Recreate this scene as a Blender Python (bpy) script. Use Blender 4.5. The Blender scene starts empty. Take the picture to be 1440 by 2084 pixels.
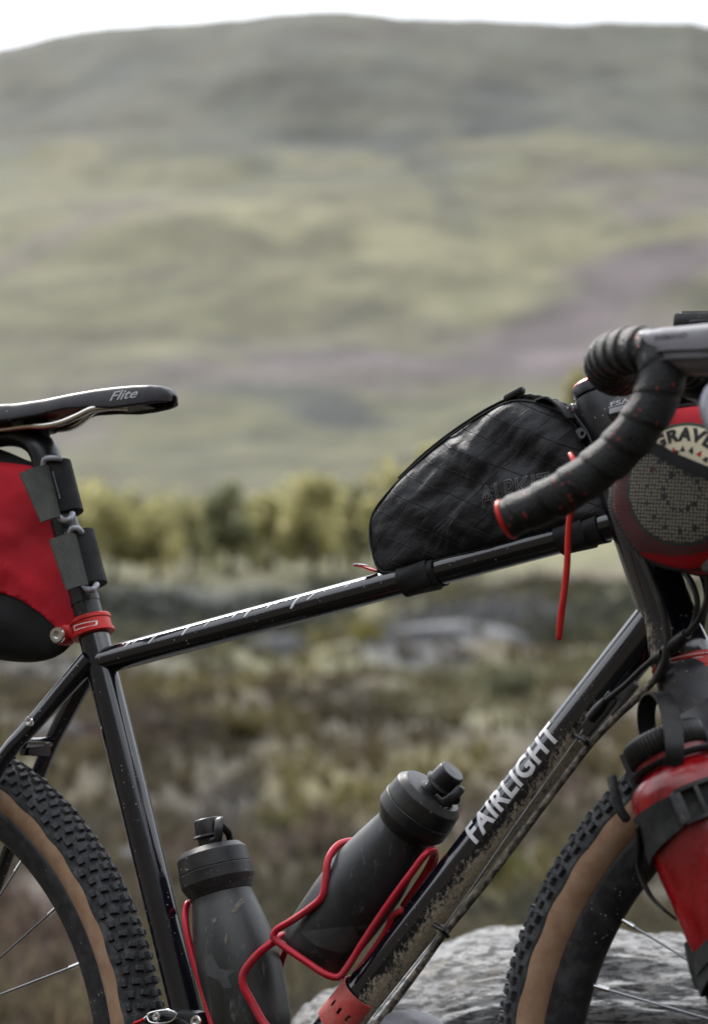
import bpy, bmesh, math, random
import numpy as np
from mathutils import Vector, Matrix
from mathutils.bvhtree import BVHTree

random.seed(7); RNG = np.random.default_rng(11)
SC = bpy.context.scene
COL = SC.collection
rad = math.radians

# ------------------------------------------------------------------ camera, world, sun
ZB = 0.276                                            # height of the bottom bracket above the ground
CAM = np.array([1.29221, -1.85185, 0.27729 + ZB])
RV = np.array([0.84942, 0.52744, -0.01684]); FV = np.array([-0.52020, 0.84227, 0.14135]); UV_ = np.array([0.08874, -0.11131, 0.98982])
KPX = 4920.0
cd = bpy.data.cameras.new('camera'); cam = bpy.data.objects.new('camera', cd); COL.objects.link(cam)
M = Matrix.Identity(4)
for i in range(3):
    M[i][0] = RV[i]; M[i][1] = UV_[i]; M[i][2] = -FV[i]; M[i][3] = CAM[i]
cam.matrix_world = M
cd.sensor_fit = 'VERTICAL'; cd.sensor_height = 36; cd.sensor_width = 24; cd.lens = KPX / 2084 * 36
cd.clip_start = 0.05; cd.clip_end = 20000
cd.dof.use_dof = True; cd.dof.focus_distance = 2.2; cd.dof.aperture_fstop = 5.4
SC.camera = cam

SUN_EL = 46.0
FH = np.array([FV[0], FV[1]]); FH /= np.linalg.norm(FH); RH = np.array([FH[1], -FH[0]])
sh = 0.88 * FH - 0.47 * RH; sh /= np.linalg.norm(sh)  # the sun stands beyond the bicycle, to the left
sd = Vector((sh[0] * math.cos(rad(SUN_EL)), sh[1] * math.cos(rad(SUN_EL)), math.sin(rad(SUN_EL))))
sl = bpy.data.lights.new('sun', 'SUN'); sl.energy = 4.2; sl.angle = rad(12); sl.color = (1.0, 0.96, 0.90)
so = bpy.data.objects.new('sun', sl); COL.objects.link(so)
so.rotation_mode = 'QUATERNION'; so.rotation_quaternion = (-sd).to_track_quat('-Z', 'Y')

W = bpy.data.worlds.new('World'); SC.world = W; W.use_nodes = True
wn = W.node_tree; wn.nodes.clear()
o_ = wn.nodes.new('ShaderNodeOutputWorld'); bg = wn.nodes.new('ShaderNodeBackground'); bg.inputs[1].default_value = 0.1
sky = wn.nodes.new('ShaderNodeTexSky'); sky.sky_type = 'NISHITA'; sky.sun_disc = False
sky.sun_elevation = rad(SUN_EL); sky.sun_rotation = math.atan2(sh[0], sh[1])
tc = wn.nodes.new('ShaderNodeTexCoord'); mp = wn.nodes.new('ShaderNodeMapping'); mp.inputs['Scale'].default_value = (1, 1, 2.6)
nz = wn.nodes.new('ShaderNodeTexNoise'); nz.inputs['Scale'].default_value = 1.9; nz.inputs['Detail'].default_value = 6; nz.inputs['Roughness'].default_value = 0.55
rp = wn.nodes.new('ShaderNodeValToRGB'); rp.color_ramp.elements[0].position = 0.28; rp.color_ramp.elements[0].color = (.35, .35, .35, 1); rp.color_ramp.elements[1].position = 0.58
mx = wn.nodes.new('ShaderNodeMix'); mx.data_type = 'RGBA'
mx.inputs[7].default_value = (19.3, 20.0, 21.0, 1)
L = wn.links.new
L(tc.outputs['Generated'], mp.inputs[0]); L(mp.outputs[0], nz.inputs[0]); L(nz.outputs[0], rp.inputs[0]); L(rp.outputs[0], mx.inputs[0])
L(sky.outputs[0], mx.inputs[6]); L(mx.outputs[2], bg.inputs[0]); L(bg.outputs[0], o_.inputs[0])

SC.view_settings.view_transform = 'Standard'; SC.view_settings.look = 'None'
SC.view_settings.exposure = 0.36; SC.view_settings.gamma = 1; SC.view_settings.use_curve_mapping = False
SC.render.engine = 'CYCLES'; SC.cycles.use_denoising = True

# ------------------------------------------------------------------ helpers
def ray(px, py):
    d = RV * (px - 720) / KPX + FV + UV_ * (1042 - py) / KPX
    return d
def P(px, py, Y):
    """photo pixel -> world point on the vertical plane Y (mm) beside the frame"""
    d = ray(px, py); t = (Y / 1000. - CAM[1]) / d[1]
    return CAM + d * t
def B(x, y, z):
    return np.array([x, y, z]) / 1000. + np.array([0, 0, ZB])
def nrm(v): v = np.asarray(v, float); return v / (np.linalg.norm(v) + 1e-12)
def hash3(i, j, k, s):
    n = (i.astype(np.int64) * 374761393 + j.astype(np.int64) * 668265263 + k.astype(np.int64) * 2147483647 + s * 1274126177) & 0xffffffff
    n = ((n ^ (n >> 13)) * 1274126177) & 0xffffffff
    n = (n ^ (n >> 16)) & 0xffff
    return n / 65535.0
def vnoise(x, y, z=None, s=0):
    x = np.asarray(x, float); y = np.asarray(y, float); z = np.zeros_like(x) if z is None else np.asarray(z, float)
    i, j, k = np.floor(x), np.floor(y), np.floor(z); fx, fy, fz = x - i, y - j, z - k
    fx = fx * fx * (3 - 2 * fx); fy = fy * fy * (3 - 2 * fy); fz = fz * fz * (3 - 2 * fz)
    i = i.astype(np.int64); j = j.astype(np.int64); k = k.astype(np.int64)
    def h(a, b, c): return hash3(i + a, j + b, k + c, s)
    a = h(0,0,0) * (1-fx) + h(1,0,0) * fx; b = h(0,1,0) * (1-fx) + h(1,1,0) * fx
    c = h(0,0,1) * (1-fx) + h(1,0,1) * fx; d = h(0,1,1) * (1-fx) + h(1,1,1) * fx
    return ((a * (1-fy) + b * fy) * (1-fz) + (c * (1-fy) + d * fy) * fz) * 2 - 1
def fbm(x, y, z=None, o=4, s=0, g=0.5):
    r = 0; a = 1; t = 0; z = np.zeros_like(np.asarray(x, float)) if z is None else z
    for q in range(o):
        r = r + a * vnoise(x * 2**q, y * 2**q, z * 2**q, s + q * 17); t += a; a *= g
    return r / t
def sstep(a, b, x):
    t = np.clip((x - a) / (b - a), 0, 1); return t * t * (3 - 2 * t)

def mk(name, V, F, mat, parent=None, uv=None, sharp=40, smooth=True, kind=None, label=None, cols=None):
    me = bpy.data.meshes.new(name)
    V = np.asarray(V, float)
    if parent is not None and parent.get('_off') is not None:
        V = V - np.array(parent['_off'])
    me.from_pydata([tuple(v) for v in V], [], [tuple(int(q) for q in f) for f in F])
    if smooth:
        me.polygons.foreach_set('use_smooth', [True] * len(me.polygons))
    if uv is not None:
        ul = me.uv_layers.new(name='UVMap'); vi = np.empty(len(me.loops), int); me.loops.foreach_get('vertex_index', vi)
        ul.data.foreach_set('uv', np.asarray(uv, float)[vi].ravel())
    if cols is not None:
        ca = me.color_attributes.new('Col', 'FLOAT_COLOR', 'POINT')
        c4 = np.ones((len(V), 4)); c4[:, :3] = cols; ca.data.foreach_set('color', c4.ravel())
    if mat is not None: me.materials.append(mat)
    me.validate()
    if smooth and sharp and len(me.polygons) < 300000: me.set_sharp_from_angle(angle=rad(sharp))
    o = bpy.data.objects.new(name, me); COL.objects.link(o)
    if parent is not None: o.parent = parent
    if kind: o['kind'] = kind
    if label: o['label'] = label
    return o
def thing(name, label, cat, loc, group=None):
    o = bpy.data.objects.new(name, None); COL.objects.link(o); o.empty_display_size = 0.05
    o.location = loc; o['label'] = label; o['category'] = cat; o['_off'] = list(map(float, loc))
    if group: o['group'] = group
    return o
def tag(o, label, cat, group=None):
    o['label'] = label; o['category'] = cat
    if group: o['group'] = group
    return o
def recentre(o):
    """move a mesh object's origin to the middle of its bottom"""
    me = o.data; n = len(me.vertices); v = np.empty(n * 3); me.vertices.foreach_get('co', v); v = v.reshape(-1, 3)
    c = (v.min(0) + v.max(0)) / 2; c[2] = v[:, 2].min()
    me.vertices.foreach_set('co', (v - c).ravel()); me.update(); o.location = Vector(o.location) + Vector(c)
    return o
def sub(o, parent):                                   # make o a sub-part of a part (both share the thing's frame)
    return o

def resample(pts, step, closed=False, rs=None):
    pts = np.asarray(pts, float); n = len(pts)
    if n == 2 and not closed:
        m = max(1, int(np.linalg.norm(pts[1] - pts[0]) / step)); t = np.linspace(0, 1, m + 1)[:, None]
        out = pts[0] * (1 - t) + pts[1] * t
        if rs is not None: return out, rs[0] * (1 - t[:, 0]) + rs[1] * t[:, 0]
        return out, None
    out = []; ro = []
    segs = n if closed else n - 1
    for i in range(segs):
        g = (lambda q: pts[q % n]) if closed else (lambda q: pts[min(max(q, 0), n - 1)])
        p0, p1, p2, p3 = g(i - 1), g(i), g(i + 1), g(i + 2)
        if not closed and i == 0: p0 = 2 * p1 - p2
        if not closed and i == segs - 1: p3 = 2 * p2 - p1
        m = max(2, int(np.linalg.norm(p2 - p1) / step)); 
        d1 = max(np.linalg.norm(p1 - p0), 1e-6) ** .5; d2 = max(np.linalg.norm(p2 - p1), 1e-6) ** .5; d3 = max(np.linalg.norm(p3 - p2), 1e-6) ** .5
        m1 = ((p1 - p0) / d1 - (p2 - p0) / (d1 + d2) + (p2 - p1) / d2) * d2
        m2 = ((p2 - p1) / d2 - (p3 - p1) / (d2 + d3) + (p3 - p2) / d3) * d2
        for k in range(m):
            t = k / m
            out.append((2*t**3-3*t**2+1) * p1 + (t**3-2*t**2+t) * m1 + (-2*t**3+3*t**2) * p2 + (t**3-t**2) * m2)
            if rs is not None: ro.append(rs[i % n] * (1 - t) + rs[(i + 1) % n] * t)
    if not closed:
        out.append(pts[-1]); 
        if rs is not None: ro.append(rs[-1])
    return np.array(out), (np.array(ro) if rs is not None else None)

def sweep(pts, r, n=16, up=(0, 0, 1), step=0.01, closed=False, caps=True, rfun=None, flat=None, roundcap=False):
    """tube along a smoothed path. flat=(a,b): section scaled a along N and b along B. returns V,F,UV"""
    rs = r if hasattr(r, '__len__') else [r] * len(pts)
    Q, R = resample(pts, step, closed, list(rs))
    m = len(Q); T = np.zeros_like(Q)
    if closed: T = np.roll(Q, -1, 0) - np.roll(Q, 1, 0)
    else: T[1:-1] = Q[2:] - Q[:-2]; T[0] = Q[1] - Q[0]; T[-1] = Q[-1] - Q[-2]
    T /= np.linalg.norm(T, axis=1)[:, None] + 1e-12
    N = np.array(up, float); N = nrm(N - T[0] * (N @ T[0])); fr = []
    for i in range(m):
        N = nrm(N - T[i] * (N @ T[i])); fr.append((N.copy(), np.cross(T[i], N)))
    s = np.r_[0, np.cumsum(np.linalg.norm(np.diff(Q, axis=0), axis=1))]
    th = np.linspace(0, 2 * math.pi, n + 1); V = []; UVs = []; F = []
    fa, fb = flat if flat else (1, 1)
    rows = m + (1 if closed else 0)
    for i in range(rows):
        q = i % m; Nn, Bb = fr[q]
        rr = np.full(n + 1, R[q]) if rfun is None else R[q] + rfun(s[q], th)
        V.append(Q[q] + (np.cos(th) * rr * fa)[:, None] * Nn + (np.sin(th) * rr * fb)[:, None] * Bb)
        UVs.append(np.stack([np.full(n + 1, s[q] if i < m else s[-1] + 0.001), th / (2 * math.pi)], 1))
    if roundcap and not closed:                       # dome both ends
        def dome(row, sgn, q):
            out = []; ou = []
            for a in (25, 50, 70, 84):
                c = V[row] * 0 + Q[q] + (V[row] - Q[q]) * math.cos(rad(a)) + T[q] * sgn * R[q] * math.sin(rad(a)) * .9
                out.append(c); ou.append(UVs[row])
            return out, ou
        a, au = dome(0, -1, 0); b, bu = dome(rows - 1, 1, m - 1)
        V = a[::-1] + V + b; UVs = au[::-1] + UVs + bu
    k = len(V); V = np.concatenate(V); UVs = np.concatenate(UVs); w = n + 1
    for i in range(k - 1):
        for j in range(n):
            F.append((i * w + j, i * w + j + 1, (i + 1) * w + j + 1, (i + 1) * w + j))
    F = [f[::-1] for f in F] 
    if caps and not closed:
        F.append(tuple(range(0, n))); F.append(tuple((k - 1) * w + j for j in range(n - 1, -1, -1)))
    return V, F, UVs
def tube(name, pts, r, mat, parent, **k):
    lab = k.pop('label', None); sharp = k.pop('sharp', 40)
    V, F, U = sweep(pts, r, **k)
    return mk(name, V, F, mat, parent, uv=U, label=lab, sharp=sharp)
def frame_axis(a, up=(0, 1, 0)):
    a = nrm(a); u = np.array(up, float); u = nrm(u - a * (u @ a)); return a, u, np.cross(a, u)
def lathe(name, o, axis, prof, mat, parent, n=40, up=(0, 1, 0), rfun=None, label=None, sharp=35, sc=(1, 1)):
    a, u, v = frame_axis(axis, up); th = np.linspace(0, 2 * math.pi, n + 1); V = []; U = []; F = []; L0 = 0; pr = None
    for (r, h) in prof:
        if pr is not None: L0 += math.hypot(r - pr[0], h - pr[1])
        pr = (r, h); rr = np.full(n + 1, float(r)) 
        if rfun is not None: rr = rr + rfun(h, th)
        V.append(np.array(o) + a * h + (np.cos(th) * rr * sc[0])[:, None] * u + (np.sin(th) * rr * sc[1])[:, None] * v)
        U.append(np.stack([np.full(n + 1, L0), th / (2 * math.pi)], 1))
    w = n + 1; V = np.concatenate(V); U = np.concatenate(U)
    for i in range(len(prof) - 1):
        for j in range(n): F.append((i * w + j, i * w + j + 1, (i + 1) * w + j + 1, (i + 1) * w + j))
    if prof[0][0] > 1e-5: F.append(tuple(range(n - 1, -1, -1)))
    if prof[-1][0] > 1e-5: F.append(tuple((len(prof) - 1) * w + j for j in range(n)))
    return mk(name, V, F, mat, parent, uv=U, label=label, sharp=sharp)
def box_vf(c, ax, ay, az, sx, sy, sz, bev=0.0):
    c = np.array(c, float); ax, ay, az = nrm(ax), nrm(ay), nrm(az)
    bm = bmesh.new(); bmesh.ops.create_cube(bm, size=1)
    for v in bm.verts: v.co = Vector((v.co.x * sx, v.co.y * sy, v.co.z * sz))
    if bev > 0: bmesh.ops.bevel(bm, geom=list(bm.edges), offset=bev, segments=2, affect='EDGES', profile=0.6)
    bm.verts.index_update()
    V = np.array([c + ax * v.co.x + ay * v.co.y + az * v.co.z for v in bm.verts]); F = [[v.index for v in f.verts] for f in bm.faces]
    if np.dot(np.cross(ax, ay), az) < 0: F = [f[::-1] for f in F]
    bm.free(); return V, F
def box(name, c, ax, ay, az, sx, sy, sz, mat, parent, bev=0.0, label=None):
    V, F = box_vf(c, ax, ay, az, sx, sy, sz, bev); return mk(name, V, F, mat, parent, label=label)
def ribbon(name, pts, width_dir, w, t, mat, parent, step=0.004, label=None, uvs=True):
    """flat strap along a path, width along width_dir (vector or list per point), thickness t"""
    Q, _ = resample(pts, step); m = len(Q)
    wd = np.asarray(width_dir, float)
    if wd.ndim == 1: WD = np.tile(nrm(wd), (m, 1))
    else:
        tt = np.linspace(0, len(wd) - 1, m); i0 = np.minimum(tt.astype(int), len(wd) - 2); f = (tt - i0)[:, None]
        WD = wd[i0] * (1 - f) + wd[i0 + 1] * f; WD /= np.linalg.norm(WD, axis=1)[:, None]
    T = np.gradient(Q, axis=0); T /= np.linalg.norm(T, axis=1)[:, None]
    WD = WD - T * np.sum(WD * T, 1)[:, None]; WD /= np.linalg.norm(WD, axis=1)[:, None]; NN = np.cross(T, WD)
    s = np.r_[0, np.cumsum(np.linalg.norm(np.diff(Q, axis=0), axis=1))]
    V = []; U = []; F = []
    for i in range(m):
        for (a, b) in ((-.5, -.5), (.5, -.5), (.5, .5), (-.5, .5)):
            V.append(Q[i] + WD[i] * a * w + NN[i] * b * t); U.append((s[i], a * w))
    for i in range(m - 1):
        for j in range(4):
            k = (j + 1) % 4; F.append((i*4 + j, i*4 + k, (i+1)*4 + k, (i+1)*4 + j))
    F.append((3, 2, 1, 0)); F.append(tuple((m-1)*4 + j for j in range(4)))
    return mk(name, V, F, mat, parent, uv=U, label=label, sharp=50)

def bvh_of(*objs):
    V = []; F = []
    for o in objs:
        off = np.array(o.parent['_off']) if o.parent is not None and o.parent.get('_off') is not None else np.zeros(3)
        b = len(V); V += [tuple(np.array(v.co) + off) for v in o.data.vertices]; F += [[b + q for q in p.vertices] for p in o.data.polygons]
    return BVHTree.FromPolygons(V, F)
def text2d(s, bold=0.0, outline=0.0, shear=0.0, space=1.0):
    c = bpy.data.curves.new('lettering', 'FONT'); c.body = s; c.size = 1; c.align_x = 'LEFT'; c.shear = shear; c.space_character = space
    c.resolution_u = 5
    if outline: c.fill_mode = 'NONE'; c.bevel_depth = outline; c.bevel_resolution = 0
    else: c.offset = bold
    o = bpy.data.objects.new('lettering', c); COL.objects.link(o); bpy.context.view_layer.update()
    me = bpy.data.meshes.new_from_object(o); bm = bmesh.new(); bm.from_mesh(me)
    bpy.data.objects.remove(o); bpy.data.curves.remove(c); bpy.data.meshes.remove(me)
    return bm
def grid_slice(bm, nx, ny):
    xs = [v.co.x for v in bm.verts]; ys = [v.co.y for v in bm.verts]
    x0, x1, y0, y1 = min(xs), max(xs), min(ys), max(ys)
    for (a, b, n, ax) in ((x0, x1, nx, 0), (y0, y1, ny, 1)):
        for k in range(1, n):
            co = [0, 0, 0]; no = [0, 0, 0]; co[ax] = a + (b - a) * k / n; no[ax] = 1
            bmesh.ops.bisect_plane(bm, geom=bm.verts[:] + bm.edges[:] + bm.faces[:], dist=1e-6, plane_co=co, plane_no=no)
    return x0, x1, y0, y1
def decal(name, bm, o, ux, uy, w, h, direction, bvh, mat, parent, off=0.0004, nx=30, ny=8, arc=None, label=None, kind=None):
    """print a flat shape onto a surface: 2d shape fitted to w x h at o, projected along direction"""
    x0, x1, y0, y1 = grid_slice(bm, nx, ny)
    o = np.array(o); ux = np.array(ux); uy = np.array(uy); d = nrm(direction); V = []; keep = []
    for v in bm.verts:
        a = (v.co.x - x0) / (x1 - x0) * w; b = (v.co.y - y0) / (y1 - y0 + 1e-9) * h
        if arc: a, b = arc(a, b)
        p = o + ux * a + uy * b
        hit, n, _, _ = bvh.ray_cast(Vector(p - d * 0.3), Vector(d), 0.8)
        if hit is None: V.append(p); keep.append(False)
        else: 
            n = np.array(n); n = -n if n @ d > 0 else n
            V.append(np.array(hit) + n * off + n * (v.co.z * 0.0)); keep.append(True)
    bm.verts.index_update(); F = [[v.index for v in f.verts] for f in bm.faces if all(keep[v.index] for v in f.verts)]
    bm.free()
    if not F: print('decal empty', name); return None
    used = sorted({q for f in F for q in f}); mp_ = {q: i for i, q in enumerate(used)}
    V = [V[q] for q in used]; F = [[mp_[q] for q in f] for f in F]
    return mk(name, V, F, mat, parent, label=label, kind=kind)
def poly_bm(pts2):
    bm = bmesh.new(); vs = [bm.verts.new((p[0], p[1], 0)) for p in pts2]; bm.faces.new(vs)
    bmesh.ops.triangulate(bm, faces=bm.faces[:]); return bm
def poly_decal(name, pix, Y, bvh, mat, parent, off=0.0012, n=24, smoothit=True, label=None):
    W3 = np.array([P(a, b, Y) for a, b in pix])
    if smoothit: W3, _ = resample(W3, 0.006, closed=True)
    pts = [(p[0], p[2]) for p in W3]; x0 = min(p[0] for p in pts); x1 = max(p[0] for p in pts); z0 = min(p[1] for p in pts); z1 = max(p[1] for p in pts)
    return decal(name, poly_bm(pts), (x0, Y / 1000., z0), (1, 0, 0), (0, 0, 1), x1 - x0, z1 - z0, (0, 1, 0), bvh, mat, parent, off=off, nx=n, ny=n, label=label)

# ------------------------------------------------------------------ materials
def nodes(name):
    m = bpy.data.materials.new(name); m.use_nodes = True; nt = m.node_tree; b = nt.nodes['Principled BSDF']; return m, nt, b
def N(nt, t, **k):
    n = nt.nodes.new(t)
    for a, v in k.items():
        if a.startswith('i_'):
            q = a[2:]; q = int(q) if q.isdigit() else q.replace('_', ' '); n.inputs[q].default_value = v
        else: setattr(n, a, v)
    return n
def mixc(nt, fac, a, b):
    m = N(nt, 'ShaderNodeMix', data_type='RGBA')
    for i, v in ((0, fac), (6, a), (7, b)):
        if hasattr(v, 'is_linked') or hasattr(v, 'links'): nt.links.new(v, m.inputs[i])
        else: m.inputs[i].default_value = v if i == 0 else (*v, 1)
    return m.outputs[2]
def ramp(nt, src, a, b, c0=0.0, c1=1.0):
    m = N(nt, 'ShaderNodeMapRange', clamp=True); m.inputs[1].default_value = a; m.inputs[2].default_value = b
    m.inputs[3].default_value = c0; m.inputs[4].default_value = c1; nt.links.new(src, m.inputs[0]); return m.outputs[0]
def mth(nt, op, a, b=0.0):
    m = N(nt, 'ShaderNodeMath', operation=op)
    for i, v in ((0, a), (1, b)):
        if hasattr(v, 'links'): nt.links.new(v, m.inputs[i])
        else: m.inputs[i].default_value = v
    return m.outputs[0]
def noise(nt, scale, detail=4, rough=0.55, stretch=None, src='Object'):
    t = N(nt, 'ShaderNodeTexCoord'); n = N(nt, 'ShaderNodeTexNoise'); n.inputs['Scale'].default_value = scale; n.inputs['Detail'].default_value = detail; n.inputs['Roughness'].default_value = rough
    if stretch:
        m = N(nt, 'ShaderNodeMapping'); m.inputs['Scale'].default_value = stretch; nt.links.new(t.outputs[src], m.inputs[0]); nt.links.new(m.outputs[0], n.inputs['Vector'])
    else: nt.links.new(t.outputs[src], n.inputs['Vector'])
    return n.outputs['Fac']
def mat(name, col, rough=0.5, metal=0.0, var=0.25, vscale=60, dust=0.0, dustcol=(.30, .27, .22), dscale=45, bump=0.0, bscale=300, coat=0.0, specks=0.0, spec=0.32, stretch=None):
    m, nt, b = nodes(name)
    f = noise(nt, vscale, 4); c = mixc(nt, ramp(nt, f, .3, .7), tuple(x * (1 - var) for x in col), tuple(min(1, x * (1 + var)) for x in col))
    rg = None
    if dust > 0:
        g = noise(nt, dscale, 7, .68, stretch); g = ramp(nt, g, .46, .72, 0, dust); c = mixc(nt, g, c, dustcol); rg = ramp(nt, g, 0, .3, rough, .85)
    if specks > 0:
        t = N(nt, 'ShaderNodeTexCoord'); v = N(nt, 'ShaderNodeTexVoronoi'); v.inputs['Scale'].default_value = 190; v.inputs['Randomness'].default_value = 1
        nt.links.new(t.outputs['Object'], v.inputs['Vector']); k = ramp(nt, v.outputs['Distance'], .10, .16, 1, 0)
        q = ramp(nt, noise(nt, 25, 3), .60 - specks * .25, .66 - specks * .2); k = mth(nt, 'MULTIPLY', k, q); c = mixc(nt, k, c, (.42, .38, .31))
    nt.links.new(c, b.inputs['Base Color'])
    if rg is not None: nt.links.new(rg, b.inputs['Roughness'])
    else: nt.links.new(ramp(nt, f, .3, .7, rough * .85, min(1, rough * 1.15)), b.inputs['Roughness'])
    b.inputs['Metallic'].default_value = metal; b.inputs['Coat Weight'].default_value = coat; b.inputs['Coat Roughness'].default_value = 0.05
    b.inputs['Specular IOR Level'].default_value = spec
    if bump > 0:
        bp = N(nt, 'ShaderNodeBump'); bp.inputs['Strength'].default_value = 1.0; bp.inputs['Distance'].default_value = bump
        nt.links.new(noise(nt, bscale, 5, .6, stretch), bp.inputs['Height']); nt.links.new(bp.outputs[0], b.inputs['Normal'])
    return m
def paint(name, v0=.5, vw=.14, u0=0, u1=1, mudamt=1.0, thr=.5, light=(.50, .43, .33)):
    """gloss black enamel with dried mud gathered round the angle v0 of the tube"""
    m, nt, b = nodes(name); t = N(nt, 'ShaderNodeTexCoord'); sp = N(nt, 'ShaderNodeSeparateXYZ'); nt.links.new(t.outputs['UV'], sp.inputs[0])
    d = mth(nt, 'ABSOLUTE', mth(nt, 'SUBTRACT', sp.outputs[1], v0)); d = ramp(nt, d, vw * .25, vw, 1, 0)
    lu = mth(nt, 'MULTIPLY', ramp(nt, sp.outputs[0], u0, u0 + .08), ramp(nt, sp.outputs[0], u1 - .08, u1, 1, 0)); d = mth(nt, 'MULTIPLY', d, lu)
    f = noise(nt, 330, 6, .75, (1, 1, .45)); f2 = noise(nt, 24, 6, .65)
    k = mth(nt, 'ADD', mth(nt, 'MULTIPLY', f, 1.15), mth(nt, 'MULTIPLY', f2, .75)); k = mth(nt, 'ADD', k, mth(nt, 'MULTIPLY', d, .34 * mudamt))
    mask = ramp(nt, k, thr + .66, thr + .76)
    # dried spatter dots
    v = N(nt, 'ShaderNodeTexVoronoi'); v.inputs['Scale'].default_value = 170; nt.links.new(t.outputs['Object'], v.inputs['Vector'])
    dots = mth(nt, 'MULTIPLY', ramp(nt, v.outputs['Distance'], .09, .15, 1, 0), ramp(nt, f2, .5, .6)); mask = mth(nt, 'MAXIMUM', mask, mth(nt, 'MULTIPLY', dots, .7))
    film = mth(nt, 'MULTIPLY', ramp(nt, noise(nt, 14, 6, .7), .45, .78), .014)
    base = mixc(nt, film, (.004, .005, .011), (.30, .28, .25)); base = mixc(nt, mth(nt, 'MULTIPLY', d, .12), base, (.25, .22, .17))
    c = mixc(nt, mask, base, light); c = mixc(nt, mth(nt, 'MULTIPLY', mask, ramp(nt, noise(nt, 400, 3), .3, .7)), c, tuple(x * .45 for x in light)) 
    nt.links.new(c, b.inputs['Base Color']); rg = ramp(nt, mth(nt, 'ADD', mask, film), 0, .5, .13, .9); nt.links.new(rg, b.inputs['Roughness'])
    bp = N(nt, 'ShaderNodeBump'); bp.inputs['Distance'].default_value = .0009; nt.links.new(mask, bp.inputs['Height']); nt.links.new(bp.outputs[0], b.inputs['Normal'])
    b.inputs['Specular IOR Level'].default_value = .7
    return m
def attr_mat(name, rough=.9, var=.35, vscale=8, trans=0.0):
    m, nt, b = nodes(name); a = N(nt, 'ShaderNodeVertexColor', layer_name='Col')
    h = N(nt, 'ShaderNodeHueSaturation'); nt.links.new(a.outputs[0], h.inputs['Color'])
    nt.links.new(ramp(nt, noise(nt, vscale, 6, .65), .25, .75, 1 - var, 1 + var), h.inputs['Value']); nt.links.new(h.outputs[0], b.inputs['Base Color'])
    b.inputs['Roughness'].default_value = rough; b.inputs['Specular IOR Level'].default_value = .2
    return m

MT = {}
MT['paint'] = paint('gloss_black_paint', mudamt=.25, thr=.62)
MT['paint_dt'] = paint('gloss_black_paint_muddy', v0=.43, vw=.17, u0=.10, u1=.60, mudamt=1.15, thr=.50)
MT['paint_st'] = paint('gloss_black_paint_spattered', v0=.52, vw=.13, u0=-.1, u1=.36, mudamt=.95, thr=.56)
MT['paint_tt'] = paint('gloss_black_paint_clean', v0=.5, vw=.05, mudamt=.1, thr=.72)
MT['paint_ht'] = paint('gloss_black_paint_head', v0=.40, vw=.10, u0=-.1, u1=.12, mudamt=1.0, thr=.56)
MT['satin'] = mat('satin_black_alloy', (.010, .011, .014), .33, var=.2, dust=.05, specks=.05)
MT['carbon'] = mat('matt_grey_carbon', (.034, .035, .044), .36, var=.15, dust=.18, specks=.5)
MT['plastic'] = mat('black_plastic', (.006, .006, .008), .34, dust=.06, dscale=30, specks=.1)
MT['cap'] = mat('dusty_black_plastic', (.009, .0095, .012), .38, dust=.09, dscale=26, specks=.2, bump=.00015, bscale=240)
MT['rubber'] = mat('tyre_rubber', (.022, .023, .027), .72, dust=.5, dustcol=(.19, .19, .195), dscale=80, bump=.0005, bscale=380)
MT['knob'] = mat('tread_rubber', (.020, .021, .026), .66, dust=.5, dustcol=(.22, .22, .225), dscale=160)
MT['tan'] = mat('tan_sidewall', (.30, .180, .112), .72, var=.16, dust=.55, dustcol=(.33, .26, .19), dscale=60, bump=.0002, bscale=500)
MT['rim'] = mat('black_carbon_rim', (.012, .013, .018), .40, dust=.20, dustcol=(.17, .165, .16), dscale=70, specks=.35)
MT['wire'] = mat('fine_steel_cable', (.25, .27, .28), .4, metal=.6)
MT['steel'] = mat('steel', (.62, .62, .63), .22, metal=1, var=.1)
MT['spoke'] = mat('dark_spoke', (.16, .16, .17), .3, metal=1, var=.15)
MT['titan'] = mat('rail_metal', (.52, .50, .47), .26, metal=1, var=.1)
MT['red_anod'] = mat('red_anodised', (.46, .012, .010), .30, metal=.25, var=.1, dust=.12)
MT['red_cage'] = mat('red_cage_alloy', (.42, .010, .028), .33, metal=.2, var=.1, dust=.2, dustcol=(.30, .16, .13))
MT['red_band'] = mat('faded_red_strap', (.50, .065, .06), .55, var=.12, dust=.4, dustcol=(.46, .36, .30))
MT['red_fabric'] = mat('red_fabric', (.44, .007, .020), .8, var=.28, vscale=14, dust=.22, dustcol=(.12, .004, .012), dscale=18, bump=.0003, bscale=900)
MT['hose'] = mat('cable_housing', (.013, .013, .015), .35, dust=.1)
MT['mudhose'] = mat('muddy_cable_housing', (.05, .045, .04), .6, dust=.95, dustcol=(.38, .33, .27), dscale=120, bump=.0006, bscale=300)
MT['white'] = mat('white_print', (.72, .72, .74), .4, var=.05)
MT['silver'] = mat('silver_print', (.62, .62, .66), .45, var=.10, vscale=120, dust=.25, dustcol=(.33, .28, .20), dscale=110)
MT['greyprint'] = mat('grey_print', (.33, .34, .36), .4, var=.08)
MT['hoodgrey'] = mat('grey_rubber_hood', (.17, .165, .19), .48, var=.08, bump=.0002, bscale=500)
MT['lever'] = mat('grey_lever_paint', (.30, .31, .35), .28, var=.05, metal=.2)
MT['glass'] = mat('dark_screen_glass', (.02, .022, .025), .05, var=.1)
MT['cream'] = mat('cream_patch', (.72, .65, .48), .7, var=.08, vscale=30, bump=.0002)
MT['green'] = mat('green_border', (.03, .07, .05), .6)
MT['ink'] = mat('dark_print', (.02, .02, .022), .6)
MT['band'] = mat('black_binding', (.010, .0105, .012), .8, var=.2, bump=.0004, bscale=700)
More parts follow.
